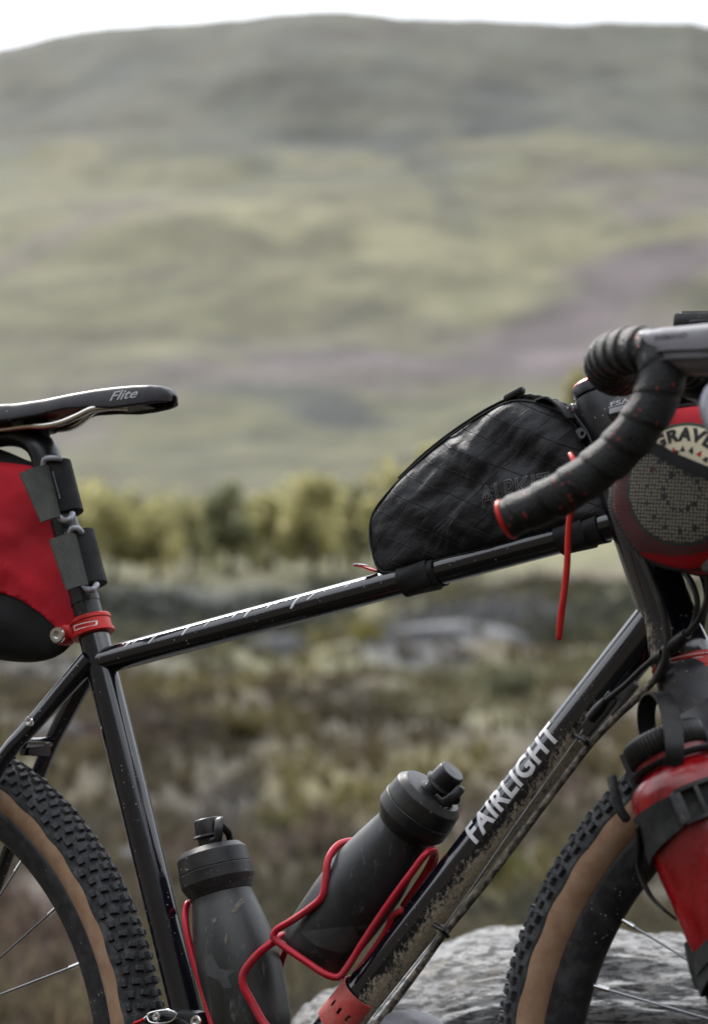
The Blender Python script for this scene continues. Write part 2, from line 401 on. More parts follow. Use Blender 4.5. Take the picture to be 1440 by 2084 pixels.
MT['saddle'] = mat('saddle_leather', (.009, .008, .013), .42, var=.15, bump=.0001, bscale=900, specks=.1)
MT['redshell'] = mat('red_saddle_shell', (.20, .012, .010), .35)
MT['dtgrey'] = mat('grey_cover', (.11, .11, .125), .5, dust=.3)
def webbing(name, col, ribs=900, depth=.0005):
    m, nt, b = nodes(name); t = N(nt, 'ShaderNodeTexCoord'); sp = N(nt, 'ShaderNodeSeparateXYZ'); nt.links.new(t.outputs['UV'], sp.inputs[0])
    s = mth(nt, 'SINE', mth(nt, 'MULTIPLY', sp.outputs[0], ribs * 6.283)); k = ramp(nt, s, -1, 1)
    f = noise(nt, 60, 5, .7); c = mixc(nt, k, tuple(x * .6 for x in col), tuple(x * 1.25 for x in col)); c = mixc(nt, ramp(nt, f, .45, .8, 0, .35), c, (.14, .13, .11))
    nt.links.new(c, b.inputs['Base Color']); b.inputs['Roughness'].default_value = .85; b.inputs['Specular IOR Level'].default_value = .2
    bp = N(nt, 'ShaderNodeBump'); bp.inputs['Distance'].default_value = depth; nt.links.new(k, bp.inputs['Height']); nt.links.new(bp.outputs[0], b.inputs['Normal'])
    return m
MT['web'] = webbing('grey_webbing', (.050, .054, .048), 480)
MT['strap'] = webbing('black_webbing', (.022, .024, .024), 600)
def xpac():
    m, nt, b = nodes('black_ripstop'); t = N(nt, 'ShaderNodeTexCoord'); sp = N(nt, 'ShaderNodeSeparateXYZ'); nt.links.new(t.outputs['UV'], sp.inputs[0])
    wob = mth(nt, 'MULTIPLY', mth(nt, 'SUBTRACT', noise(nt, 22, 2), .5), .014)
    hs = []
    for (a, bb) in ((22.0, 47.0), (30.0, -36.0)):
        q = mth(nt, 'ADD', mth(nt, 'MULTIPLY', mth(nt, 'ADD', sp.outputs[0], wob), a), mth(nt, 'MULTIPLY', sp.outputs[1], bb))
        fr = mth(nt, 'ABSOLUTE', mth(nt, 'SUBTRACT', mth(nt, 'FRACT', q), .5)); hs.append(ramp(nt, fr, 0, .026, 1, 0))
    line = mth(nt, 'MAXIMUM', hs[0], hs[1]); mud = ramp(nt, noise(nt, 35, 6, .75), .56, .72, 0, 1)
    low = ramp(nt, mth(nt, 'SUBTRACT', sp.outputs[1], mth(nt, 'MULTIPLY', sp.outputs[0], .33)), -.02, .06, 1, 0); mud = mth(nt, 'MULTIPLY', mud, mth(nt, 'MULTIPLY', low, .5))
    c = mixc(nt, line, (.007, .007, .010), (.003, .003, .004)); c = mixc(nt, mud, c, (.22, .18, .12)); nt.links.new(c, b.inputs['Base Color'])
    b.inputs['Roughness'].default_value = .62; b.inputs['Specular IOR Level'].default_value = .3
    h = mth(nt, 'ADD', mth(nt, 'MULTIPLY', line, .35), mth(nt, 'MULTIPLY', noise(nt, 42, 4, .58), 1.3))
    bp = N(nt, 'ShaderNodeBump'); bp.inputs['Distance'].default_value = .0022; nt.links.new(h, bp.inputs['Height']); nt.links.new(bp.outputs[0], b.inputs['Normal'])
    return m
MT['xpac'] = xpac()
def tape():
    m, nt, b = nodes('perforated_bar_tape'); t = N(nt, 'ShaderNodeTexCoord'); mp = N(nt, 'ShaderNodeMapping'); mp.inputs['Scale'].default_value = (1, .10, 1); nt.links.new(t.outputs['UV'], mp.inputs[0])
    v = N(nt, 'ShaderNodeTexVoronoi'); v.inputs['Scale'].default_value = 200; v.inputs['Randomness'].default_value = .55; nt.links.new(mp.outputs[0], v.inputs['Vector'])
    dots = ramp(nt, v.outputs['Distance'], .20, .30, 1, 0); r = N(nt, 'ShaderNodeSeparateColor'); nt.links.new(v.outputs['Color'], r.inputs[0])
    isred = ramp(nt, r.outputs[0], .5, .52); clus = ramp(nt, noise(nt, 35, 2), .44, .5)
    dots = mth(nt, 'MULTIPLY', dots, clus); dotc = mixc(nt, isred, (.001, .001, .001), (.30, .022, .012))
    base = mixc(nt, ramp(nt, noise(nt, 90, 5), .4, .75), (.002, .0025, .0035), (.010, .010, .0112)); c = mixc(nt, dots, base, dotc); nt.links.new(c, b.inputs['Base Color'])
    b.inputs['Roughness'].default_value = .52; b.inputs['Specular IOR Level'].default_value = .3
    bp = N(nt, 'ShaderNodeBump'); bp.inputs['Distance'].default_value = .0020; h = mth(nt, 'SUBTRACT', mth(nt, 'MULTIPLY', noise(nt, 420, 4, .7), 1.0), dots); nt.links.new(h, bp.inputs['Height']); nt.links.new(bp.outputs[0], b.inputs['Normal'])
    return m
MT['tape'] = tape()
def netting():
    m, nt, b = nodes('black_netting'); t = N(nt, 'ShaderNodeTexCoord'); mp = N(nt, 'ShaderNodeMapping'); mp.inputs['Rotation'].default_value = (0, 0, rad(8)); nt.links.new(t.outputs['UV'], mp.inputs[0])
    v = N(nt, 'ShaderNodeTexVoronoi', voronoi_dimensions='2D'); v.inputs['Scale'].default_value = 350; v.inputs['Randomness'].default_value = .2; nt.links.new(mp.outputs[0], v.inputs['Vector'])
    hole = ramp(nt, v.outputs['Distance'], .29, .36, 0, 1); nt.links.new(hole, b.inputs['Alpha']); b.inputs['Base Color'].default_value = (.014, .014, .015, 1); b.inputs['Roughness'].default_value = .7
    return m
MT['net'] = netting()
def redbottle():
    m, nt, b = nodes('red_bottle_plastic'); f = noise(nt, 26, 4, .6, (1, 1, .28)); c = mixc(nt, ramp(nt, f, .35, .65), (.42, .004, .008), (.16, .002, .008))
    sc = ramp(nt, noise(nt, 160, 5, .8), .60, .74, 0, .32); c = mixc(nt, sc, c, (.62, .38, .38)); nt.links.new(c, b.inputs['Base Color'])
    b.inputs['Roughness'].default_value = .24; b.inputs['Transmission Weight'].default_value = .30; b.inputs['Subsurface Weight'].default_value = 0
    nt.links.new(ramp(nt, noise(nt, 60, 5), .4, .7, .18, .45), b.inputs['Roughness'])
    return m
MT['redbottle'] = redbottle()
def bottlemat(name, lo, hi):
    m, nt, b = nodes(name); f = noise(nt, 30, 6, .7, (1, 1, .3)); c = mixc(nt, ramp(nt, f, .35, .7), lo, hi)
    s = ramp(nt, noise(nt, 90, 6, .8, (1, 1, .25)), .58, .70, 0, .45); c = mixc(nt, s, c, (.22, .23, .22)); nt.links.new(c, b.inputs['Base Color'])
    nt.links.new(ramp(nt, f, .3, .7, .34, .52), b.inputs['Roughness']); return m
MT['bottle'] = bottlemat('smoky_black_bottle', (.006, .007, .010), (.024, .026, .031))
MT['bottle2'] = bottlemat('scuffed_black_bottle', (.006, .0075, .009), (.025, .029, .029))

# ------------------------------------------------------------------ terrain
def tz(v, py): return CAM[2] + v * math.tan(math.atan((1042 - py) / KPX) + rad(8.126))
KN = [(0, 0), (8, 0.0), (12, tz(12, 1905)), (20, tz(20, 1660)), (35, tz(35, 1475)), (55, tz(55, 1372)), (63, tz(63, 1330)), (72, tz(72, 1335)), (95, tz(95, 1322)), (125, tz(125, 1245)), (150, tz(150, 1215)),
      (200, tz(200, 1158)), (300, tz(300, 1120)), (450, tz(450, 990)), (600, tz(600, 900)), (760, tz(760, 780)), (900, tz(900, 690)), (1050, tz(1050, 560)), (1200, tz(1200, 470)),
      (1400, tz(1400, 400)), (1600, tz(1600, 320)), (1800, tz(1800, 235)), (2000, tz(2000, 160)), (2200, tz(2200, 85)), (2350, tz(2350, 47)), (2500, tz(2500, 44)), (2800, tz(2800, 110)), (3600, tz(3600, 420)), (6000, tz(6000, 1100))]
KV = np.array([k[0] for k in KN], float); KZ = np.array([k[1] for k in KN], float)
def terr_h(u, v):
    """u: metres to the right of the view line, v: metres ahead of the camera"""
    d = np.hypot(u, v); ahead = sstep(-.2, .9, v / (d + 1e-6)); a = u / np.maximum(d, 1)
    z = np.interp(d, KV, KZ) * ahead
    # skyline: highest a little left of the middle, falling away at both sides
    drop = -np.interp(a, [-.6, -.146, -.105, -.065, -.014, .036, .10, .146, .6], [620, 26, 6, -5, -16, -9, 5, 13, 500]) * sstep(1300, 2300, d)
    z = z + drop * ahead
    roll = fbm(u / 260 + 3.1, v / 420, o=5, s=3) * np.interp(d, [60, 300, 900, 2000, 2500], [0, 2.0, 13, 30, 12])
    roll = roll + fbm(u / 70, v / 160 + 9, o=3, s=31) * np.interp(d, [60, 300, 900, 2400], [0, .8, 6.0, 5])
    back = .30 * sstep(.90, .45, v / (d + 1e-6)) + .62 * sstep(.2, -.5, v / (d + 1e-6)); z = z + back * (np.interp(d, [0, 9, 40, 160, 420, 900, 6000], [0, 0, 13, 82, 190, 260, 200]) + fbm(u / 30, v / 30, o=4, s=61) * np.interp(d, [9, 60, 400], [0, 4, 20]))  # added unseen hills behind and beside the camera, hiding low sky from reflections
    near = fbm(u / 3.5, v / 4.5, o=4, s=8) * np.interp(d, [0, 5, 9, 40, 150], [0, .02, .10, .45, .9]) + fbm(u / .7, v / .7, o=2, s=5) * np.interp(d, [3, 6, 60, 100], [0, .02, .06, 0])
    return z + (roll + near) * np.clip(ahead + .2, 0, 1)
def uv2w(u, v): return CAM[0] + RH[0] * u + FH[0] * v, CAM[1] + RH[1] * u + FH[1] * v
ang = np.concatenate([np.linspace(-180, -14, 60)[:-1], np.linspace(-14, 14, 300), np.linspace(14, 180, 60)[1:]])
rr_ = np.concatenate([[0.02], np.geomspace(.4, 60, 150), np.geomspace(61, 6000, 330)])
A_, R_ = np.meshgrid(np.radians(ang), rr_)
TU, TVv = R_ * np.sin(A_), R_ * np.cos(A_)
TZ = terr_h(TU, TVv)
X_, Y_ = uv2w(TU, TVv)
PYS = [(8, 1990), (12, 1905), (20, 1660), (35, 1475), (55, 1372), (63, 1330), (95, 1322), (125, 1245), (150, 1215), (200, 1158), (300, 1120), (450, 990), (600, 900), (760, 780), (900, 690), (1050, 560), (1200, 470), (1400, 400), (1600, 320), (1800, 235), (2000, 160), (2200, 85), (2350, 47), (6000, 30)]
def terr_col(u, v, z):
    d = np.hypot(u, v); a = u / np.maximum(d, 1)
    ld = np.log(np.maximum(d, 1))
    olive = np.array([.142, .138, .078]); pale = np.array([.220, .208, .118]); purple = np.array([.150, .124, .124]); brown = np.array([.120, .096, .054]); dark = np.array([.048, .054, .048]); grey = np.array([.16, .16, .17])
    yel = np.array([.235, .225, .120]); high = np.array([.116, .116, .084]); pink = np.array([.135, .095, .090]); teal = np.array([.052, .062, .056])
    C = np.zeros(u.shape + (3,)) + olive
    def mixin(c, w):
        nonlocal C; w = np.clip(w, 0, 1)[..., None]; C = C * (1 - w) + c * w
    wx = a * 9 + fbm(a * 14, ld * 3, o=3, s=77) * .5; wy = ld * 6 + fbm(a * 12, ld * 5, o=3, s=78) * .6
    n1 = fbm(wx * 1.1, wy * 1.3, o=5, s=40, g=.6); n2 = fbm(wx * 2.6, wy * 3.2, o=5, s=51, g=.6)
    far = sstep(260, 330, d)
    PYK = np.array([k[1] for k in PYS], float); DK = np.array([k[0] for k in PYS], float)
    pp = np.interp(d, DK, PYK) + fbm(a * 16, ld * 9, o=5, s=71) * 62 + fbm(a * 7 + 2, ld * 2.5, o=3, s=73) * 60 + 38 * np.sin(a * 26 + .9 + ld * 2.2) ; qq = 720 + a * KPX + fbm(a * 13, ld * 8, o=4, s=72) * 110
    def patch(x, y, rx, ry, c, w, sl=0.0, soft=.42):
        yy = pp - (y + (qq - x) * sl); r = np.sqrt(((qq - x) / rx) ** 2 + (yy / ry) ** 2); mixin(c, far * w * (1 - sstep(1 - soft, 1 + soft, r)))
    # the big hillside: moor at the top, pale grass across its middle, heather below
    mixin(high, far * (1 - sstep(250, 420, pp)))
    mixin(pale * .93, far * sstep(330, 430, pp) * (1 - sstep(530, 600, pp)) * .75)
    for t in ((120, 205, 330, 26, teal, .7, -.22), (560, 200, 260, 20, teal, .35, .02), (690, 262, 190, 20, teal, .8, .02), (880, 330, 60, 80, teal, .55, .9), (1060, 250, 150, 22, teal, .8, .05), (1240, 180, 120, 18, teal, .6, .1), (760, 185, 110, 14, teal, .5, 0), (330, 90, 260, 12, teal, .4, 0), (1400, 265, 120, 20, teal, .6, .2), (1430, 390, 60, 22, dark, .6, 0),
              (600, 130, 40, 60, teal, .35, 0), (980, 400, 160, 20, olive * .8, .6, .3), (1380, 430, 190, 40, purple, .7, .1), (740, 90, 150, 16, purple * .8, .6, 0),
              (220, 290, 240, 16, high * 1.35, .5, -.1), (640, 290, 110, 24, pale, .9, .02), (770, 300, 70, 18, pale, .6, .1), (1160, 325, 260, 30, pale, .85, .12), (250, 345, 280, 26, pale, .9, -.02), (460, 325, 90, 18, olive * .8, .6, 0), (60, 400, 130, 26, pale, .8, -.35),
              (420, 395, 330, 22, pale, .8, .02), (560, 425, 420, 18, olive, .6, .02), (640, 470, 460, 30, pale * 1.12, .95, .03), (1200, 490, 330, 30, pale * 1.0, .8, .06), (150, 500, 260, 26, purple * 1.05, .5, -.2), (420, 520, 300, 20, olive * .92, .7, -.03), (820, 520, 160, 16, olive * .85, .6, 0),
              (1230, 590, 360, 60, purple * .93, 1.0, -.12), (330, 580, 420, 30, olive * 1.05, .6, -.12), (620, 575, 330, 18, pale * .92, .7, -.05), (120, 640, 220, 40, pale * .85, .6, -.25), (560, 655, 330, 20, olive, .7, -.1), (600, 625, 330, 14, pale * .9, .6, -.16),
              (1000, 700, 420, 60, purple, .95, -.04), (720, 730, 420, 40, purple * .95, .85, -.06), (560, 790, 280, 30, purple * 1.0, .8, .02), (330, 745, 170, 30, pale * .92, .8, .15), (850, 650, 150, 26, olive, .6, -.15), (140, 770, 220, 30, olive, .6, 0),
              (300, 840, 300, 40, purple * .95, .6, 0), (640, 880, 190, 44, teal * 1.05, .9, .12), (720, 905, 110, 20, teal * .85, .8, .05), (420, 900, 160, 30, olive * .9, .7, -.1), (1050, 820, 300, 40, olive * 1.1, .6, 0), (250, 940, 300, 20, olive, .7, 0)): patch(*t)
    mixin(high * 1.0, far * (1 - sstep(60, 260, pp)) * .35)
    # valley floor and the field before the trees
    fl = sstep(148, 165, d) * (1 - sstep(290, 330, d)); mixin(yel * .72, fl * .9); mixin(yel * 1.05, fl * sstep(.02, .05, a) * .8); mixin(olive, fl * sstep(.05, .4, n2) * .6)
    mixin(pink * 1.5, sstep(150, 158, d) * (1 - sstep(166, 174, d)) * sstep(.05, .09, a) * .7)
    # dark bank below it, under the rush beds
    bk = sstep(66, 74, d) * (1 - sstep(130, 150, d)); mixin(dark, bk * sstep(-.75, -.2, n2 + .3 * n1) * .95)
    mixin(olive * .8, sstep(118, 124, d) * (1 - sstep(134, 140, d)) * .8)
    mixin(yel * .9, sstep(50, 54, d + u * 1.2) * (1 - sstep(58, 63, d + u * 1.2)) * .9)  # sunlit strip of grass, its light painted into the ground colour
    mixin(dark * .45, sstep(.92, .6, v / (d + 1e-6)) * sstep(4, 12, d) * .9)  # those unseen hills are coloured dark so the black paint reflects less
    # moor in front
    nr = 1 - sstep(60, 70, d); m1 = fbm(u / 2.2, v / 4.5, o=5, s=91, g=.6); m2 = fbm(u / 3.1 + 7, v / 6, o=4, s=92); m3 = fbm(u / 1.1, v / 2.4, o=3, s=95)
    mixin(brown, nr * .9 * (1 - sstep(50, 54, d + u * 1.2) * (1 - sstep(58, 63, d + u * 1.2)))); mixin(yel * .55, nr * sstep(.05, .45, m1) * .45); mixin(pink * .8, nr * sstep(.1, .35, m2) * (1 - sstep(30, 45, d)) * .7); mixin(dark * .8, nr * sstep(.05, .4, m3) * .3)
    mixin(grey * .65, nr * sstep(.18, .32, fbm(u / 4 + 3, v / 9, o=3, s=99)) * .3)
    n4 = fbm(a * 26 + ld * 9, ld * 30 - a * 30, o=5, s=140, g=.62); n5 = fbm(a * 60 + 3, ld * 80, o=4, s=150, g=.6)
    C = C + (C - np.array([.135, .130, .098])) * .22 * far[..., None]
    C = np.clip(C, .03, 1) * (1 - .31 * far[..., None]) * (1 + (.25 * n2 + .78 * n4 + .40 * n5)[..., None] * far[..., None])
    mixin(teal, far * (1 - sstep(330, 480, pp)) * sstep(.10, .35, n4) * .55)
    C0 = C.copy(); nb = 1 - sstep(150, 165, d); pn = np.interp(d, DK, PYK) + fbm(a * 30, ld * 14, o=4, s=171) * 26; qn = 720 + a * KPX + fbm(a * 26, ld * 14, o=4, s=172) * 60
    def npatch(x, y, rx, ry, c, w, sl=0.0, soft=.5):
        r = np.sqrt(((qn - x) / rx) ** 2 + ((pn - (y + (qn - x) * sl)) / ry) ** 2); mixin(c, nb * w * (1 - sstep(1 - soft, 1 + soft, r)))
    yl = np.array([.27, .24, .10]); bd = np.array([.055, .048, .036]); gs = np.array([.15, .15, .16]); pk = np.array([.15, .105, .10])
    for t in ((100, 1250, 300, 60, dark, .9), (420, 1250, 330, 50, dark * .8, .95, .08), (650, 1235, 160, 40, dark, .8), (1040, 1218, 240, 26, bd, .95), (560, 1175, 260, 14, olive * .7, .8), (980, 1265, 200, 16, yl * .6, .6), (60, 1380, 160, 50, gs * .7, .7), (330, 1345, 90, 24, gs * .6, .6),
              (440, 1400, 190, 15, yl * .85, .9, -.22), (680, 1335, 170, 13, yl * .8, .9, -.28), (745, 1275, 45, 22, yl, .8), (1000, 1300, 140, 26, gs, .8), (840, 1335, 110, 36, gs * .95, .85), (560, 1440, 240, 30, bd * 1.3, .8, -.1),  # opens with the sunlit grass strip, its brightness put into the colour
              (1010, 1455, 110, 62, pale * .9, .85), (650, 1600, 100, 75, yl * .75, .7), (880, 1565, 110, 26, yl * .8, .8), (760, 1640, 70, 34, yl * .85, .7), (480, 1480, 70, 36, yl * .7, .7), (830, 1430, 80, 26, olive * 1.2, .7), (600, 1490, 70, 30, yl * .6, .6),
              (850, 1690, 130, 36, pk, .8), (600, 1760, 100, 50, pk * 1.05, .8), (420, 1790, 60, 60, pk * .8, .6), (80, 1900, 160, 90, pk * .9, .8), (470, 1670, 100, 70, gs * .75, .85), (70, 1720, 130, 60, gs * .6, .7), (1100, 1640, 90, 40, pk * .9, .7),
              (380, 1540, 160, 50, bd, .8), (680, 1500, 110, 40, bd * 1.1, .8), (800, 1510, 80, 30, bd, .7), (720, 1820, 150, 50, bd * 1.3, .8), (300, 1640, 120, 60, bd * 1.2, .7), (560, 1690, 60, 40, yl * .8, .7), (990, 1840, 130, 50, yl * .65, .85), (1000, 1895, 140, 26, dark * .9, .8), (560, 1850, 90, 60, bd * 1.7, .6)): npatch(*t)
    return C
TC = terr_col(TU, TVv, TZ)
na, nr_ = A_.shape[1], A_.shape[0]
V = np.stack([X_.ravel(), Y_.ravel(), TZ.ravel()], 1)
idx = np.arange(na * nr_).reshape(nr_, na)
F = np.stack([idx[:-1, :-1].ravel(), idx[:-1, 1:].ravel(), idx[1:, 1:].ravel(), idx[1:, :-1].ravel()], 1)
def fastmesh(name, V, F, mat_, cols=None, smooth=True):
    me = bpy.data.meshes.new(name); nv, nf, k = len(V), len(F), F.shape[1]
    me.vertices.add(nv); me.vertices.foreach_set('co', np.asarray(V, np.float32).ravel())
    me.loops.add(nf * k); me.loops.foreach_set('vertex_index', F.ravel().astype(np.int32))
    me.polygons.add(nf); me.polygons.foreach_set('loop_start', (np.arange(nf) * k).astype(np.int32)); me.polygons.foreach_set('loop_total', np.full(nf, k, np.int32))
    me.update(calc_edges=True)
    if smooth: me.polygons.foreach_set('use_smooth', [True] * nf)
    if cols is not None:
        ca = me.color_attributes.new('Col', 'FLOAT_COLOR', 'POINT'); c4 = np.ones((nv, 4)); c4[:, :3] = cols; ca.data.foreach_set('color', c4.ravel())
    me.validate()
    if mat_: me.materials.append(mat_)
    o = bpy.data.objects.new(name, me); COL.objects.link(o); return o
MT['ground'] = attr_mat('moorland', .95, .30, 1.3)
MT['leaf'] = attr_mat('foliage', .75, .2, 6)
_nt = MT['leaf'].node_tree; _b = _nt.nodes['Principled BSDF']; _t = _nt.nodes.new('ShaderNodeBsdfTranslucent'); _m = _nt.nodes.new('ShaderNodeMixShader'); _m.inputs[0].default_value = .62
_nt.links.new(_b.inputs['Base Color'].links[0].from_socket, _t.inputs[0]); _nt.links.new(_b.outputs[0], _m.inputs[1]); _nt.links.new(_t.outputs[0], _m.inputs[2]); _nt.links.new(_m.outputs[0], _nt.nodes['Material Output'].inputs[0])
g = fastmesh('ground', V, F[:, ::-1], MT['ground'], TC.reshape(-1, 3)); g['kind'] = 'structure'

# ------------------------------------------------------------------ plants on the moor (countless)
def tufts(n, vmin, vmax, size, cols, seedn, spread=.17, blades=26, spiky=True, pref=None):
    rg = np.random.default_rng(seedn); Vs = []; Cs = []; Fs = []; base = 0
    v = vmin * (vmax / vmin) ** rg.random(n); u = (rg.random(n) * 2 - 1) * spread * v
    if pref is not None:
        w = pref(u, v); keep = rg.random(n) < w; u, v = u[keep], v[keep]
    z = terr_h(u, v); x, y = uv2w(u, v); n = len(u)
    s = size * (.5 + rg.random(n)) * np.interp(v, [6, 60], [.55, 1.6]); ci = rg.integers(0, len(cols), n); cl = (np.array(cols)[ci] * .16 + terr_col(u, v, z) * .95) * (0.85 + .3 * rg.random((n, 1)))
    k = blades; th = rg.random((n, k)) * 6.283; el = np.arccos(rg.random((n, k)) * .95) if not spiky else rg.random((n, k)) * .9
    rad_ = s[:, None] * (.45 + .55 * rg.random((n, k)))
    dx = np.sin(el) * np.cos(th); dy = np.sin(el) * np.sin(th); dz = np.cos(el)
    o = np.stack([x, y, z], 1)[:, None, :]
    d = np.stack([dx, dy, dz * (1.0 if spiky else .75)], 2)
    tip = o + d * rad_[..., None]; side = np.stack([-np.sin(th), np.cos(th), np.zeros_like(th)], 2)
    if spiky:
        w = s[:, None, None] * .06; a = o + side * w; b = o - side * w; c = tip
    else:
        w = s[:, None, None] * .16 ; q = rg.normal(size=(n, k, 3)); q /= np.linalg.norm(q, axis=2, keepdims=True); r2 = rg.normal(size=(n, k, 3)); r2 /= np.linalg.norm(r2, axis=2, keepdims=True)
        a = tip + q * w; b = tip - q * w; c = tip + r2 * w * 1.5
    V = np.stack([a, b, c], 2).reshape(-1, 3); F = np.arange(len(V)).reshape(-1, 3)
    C = np.repeat((np.repeat(cl[:, None, :], k, 1) * (.8 + .4 * rg.random((n, k, 1)))).reshape(-1, 3), 3, axis=0)
    return V, F, C
V, F, C = tufts(4200, 7, 64, .30, [(.24, .205, .085), (.31, .27, .12), (.16, .14, .065), (.11, .09, .05)], 1, blades=30, pref=lambda u, v: .35 + .9 * sstep(-.1, .3, fbm(u / 2.2, v / 4.5, o=4, s=91)))
o = fastmesh('moor_grass', V, F, MT['leaf'], C, False); o['kind'] = 'stuff'; tag(o, 'olive and straw coloured grass tussocks covering the near slope', 'grass')
V, F, C = tufts(5200, .7, 7.5, .17, [(.16, .14, .065), (.20, .18, .08), (.11, .10, .05)], 7, blades=26, spread=.75)
o = fastmesh('short_grass', V, F, MT['leaf'], C, False); o['kind'] = 'stuff'; tag(o, 'short dry grass round the bicycle wheels and the boulder', 'grass')
V, F, C = tufts(2800, 7, 60, .26, [(.10, .08, .062), (.165, .11, .105), (.075, .068, .052), (.145, .10, .085)], 2, blades=44, spiky=False, pref=lambda u, v: .2 + sstep(-.05, .3, fbm(u / 3.1 + 7, v / 6, o=4, s=92)))
o = fastmesh('heather', V, F, MT['leaf'], C, False); o['kind'] = 'stuff'; tag(o, 'brown and pinkish heather growing over the near slope', 'heather')
V, F, C = tufts(1500, 68, 150, .75, [(.040, .045, .034), (.055, .058, .04), (.075, .075, .045)], 3, blades=30, spiky=False, pref=lambda u, v: sstep(-.2, .2, fbm(u / 9, v / 14, o=3, s=44)))
o = fastmesh('rush_beds', V, F, MT['leaf'], C, False); o['kind'] = 'stuff'; tag(o, 'dark rushes and low scrub in the dip before the pale field', 'rushes')

# ------------------------------------------------------------------ bushes and trees one can tell apart
def px2uv(px, v): return v * (px - 720) / KPX
def crown(c, r, h, n, leaf, cols, rg, lobes=9):
    ct = []
    for i in range(lobes):
        q = rg.normal(size=3); q /= np.linalg.norm(q); ct.append(np.array([q[0] * r * .62, q[1] * r * .62, abs(q[2]) * h * .42 + h * .02 * i]))
    ct = np.array(ct); lr = r * (.34 + .26 * rg.random(lobes)); pick = rg.integers(0, lobes, n)
    q = rg.normal(size=(n, 3)); q /= np.linalg.norm(q, axis=1)[:, None]; q *= (.55 + .45 * rg.random((n, 1)) ** .5)
    p = ct[pick] + q * lr[pick][:, None] * np.array([1, 1, .85]); p[:, 2] = np.maximum(p[:, 2], -h * .12)
    p += np.array(c); e1 = rg.normal(size=(n, 3)); e1 /= np.linalg.norm(e1, axis=1)[:, None]; e2 = rg.normal(size=(n, 3)); e2 -= e1 * np.sum(e1 * e2, 1)[:, None]; e2 /= np.linalg.norm(e2, axis=1)[:, None]
    s = leaf * (.6 + .8 * rg.random((n, 1))); V = np.stack([p + e1 * s, p + e2 * s * .8, p - e1 * s, p - e2 * s * .8], 1).reshape(-1, 3)
    cl = np.array(cols)[rg.integers(0, len(cols), lobes)][pick] * (.7 + .6 * rg.random((n, 1)))
    return V, np.arange(4 * n).reshape(-1, 4), np.repeat(cl, 4, 0)
MT['bark'] = mat('bark', (.10, .08, .06), .9, var=.4, vscale=3, bump=.01, bscale=20)
def place(px, v): u = px2uv(px, v); x, y = uv2w(u, v); return np.array([x, y, float(terr_h(np.array([u]), np.array([v]))[0])])
def tree(px, v, pyt, wpx, label, cols, seed):
    rg = np.random.default_rng(seed); b = place(px, v); top = tz(v, pyt); H = top - b[2]; r = wpx / KPX * v / 2
    t = thing('tree', label, 'tree', b, 'trees in the valley')
    ht = H * .26; V_, F_, U_ = sweep([b - [0, 0, .3], b + [.1 * r, 0, ht], b + [0, .05 * r, H * .6]], [H * .035, H * .028, H * .012], n=8, step=H / 8)
    Vs = [V_]; Fs = [list(f) for f in F_]
    for k in range(5):
        a = rg.random() * 6.28; st = b + [0, 0, ht + H * .07 * k]; en = st + [math.cos(a) * r * .6, math.sin(a) * r * .6, H * .22]
        V2, F2, _ = sweep([st, (st + en) / 2 + [0, 0, H * .03], en], [H * .014, H * .01, H * .004], n=6, step=H / 8); q = sum(len(x) for x in Vs); Vs.append(V2); Fs += [[i + q for i in f] for f in F2]
    mk('trunk', np.concatenate(Vs), Fs, MT['bark'], t)
    V_, F_, C_ = crown(b + [0, 0, H * .42], r, H * 1.0, 760, H * .040, cols, rg, 17)
    top_z = V_[:, 2].max(); V_[:, 2] = b[2] + H * .06 + (V_[:, 2] - V_[:, 2].min()) * (H * .94) / (top_z - V_[:, 2].min())
    o = fastmesh('crown', V_ - b, F_, MT['leaf'], C_, False); o.parent = t
    return t
YG = [(.62, .58, .27), (.55, .52, .24), (.70, .65, .33)]; DG = [(.30, .31, .17), (.36, .36, .20)]; MG = [(.50, .48, .24), (.42, .41, .22), (.58, .55, .28)]
TR = [(30, 182, 975, 190, 'hazy green tree at the far left, half behind the red saddle bag', MG), (115, 176, 965, 150, 'yellow-green tree behind the seatpost and its grey straps', YG), (222, 170, 955, 150, 'yellow-green tree just right of the seatpost', YG),
      (312, 172, 1000, 120, 'low pale tree between the seatpost and the darkest tree', YG), (382, 178, 985, 130, 'mid green tree left of the darkest tree', MG), (462, 168, 972, 120, 'darkest tree of the row, near its middle', DG),
      (548, 176, 985, 120, 'small yellow tree right of the darkest tree', YG), (632, 172, 955, 150, 'broad pale tree halfway between the dark tree and the black frame bag', YG), (715, 178, 962, 130, 'mid green tree left of the black frame bag', MG),
      (790, 165, 925, 150, 'tallest yellow-green tree, at the tip of the black frame bag', YG), (880, 172, 912, 150, 'tall tree whose top shows over the back of the frame bag', YG), (965, 180, 925, 150, 'tree hidden mostly behind the frame bag, left part', MG),
      (1190, 330, 750, 70, 'slim yellow-green tree rising behind the stem', YG), (270, 205, 972, 150, 'tree of the back row behind the pale low tree', MG), (590, 205, 975, 150, 'tree of the back row behind the small yellow tree', MG)]
TR += [(168, 178, 985, 100, 'low leafy tree filling the gap beside the seatpost', MG), (425, 184, 1005, 100, 'short pale tree just left of the darkest tree', YG), (505, 180, 1000, 90, 'short tree tucked against the right of the darkest tree', MG),
       (675, 182, 985, 100, 'round tree between the broad pale tree and the frame bag', YG), (835, 180, 945, 110, 'leafy tree peeping over the frame bag slope', MG), (350, 190, 1015, 90, 'small yellow tree left of centre in the row', YG)]
for i, (px, v, pt, w, lab, cl) in enumerate(TR): tree(px, v, pt, w, lab, cl, 100 + i)
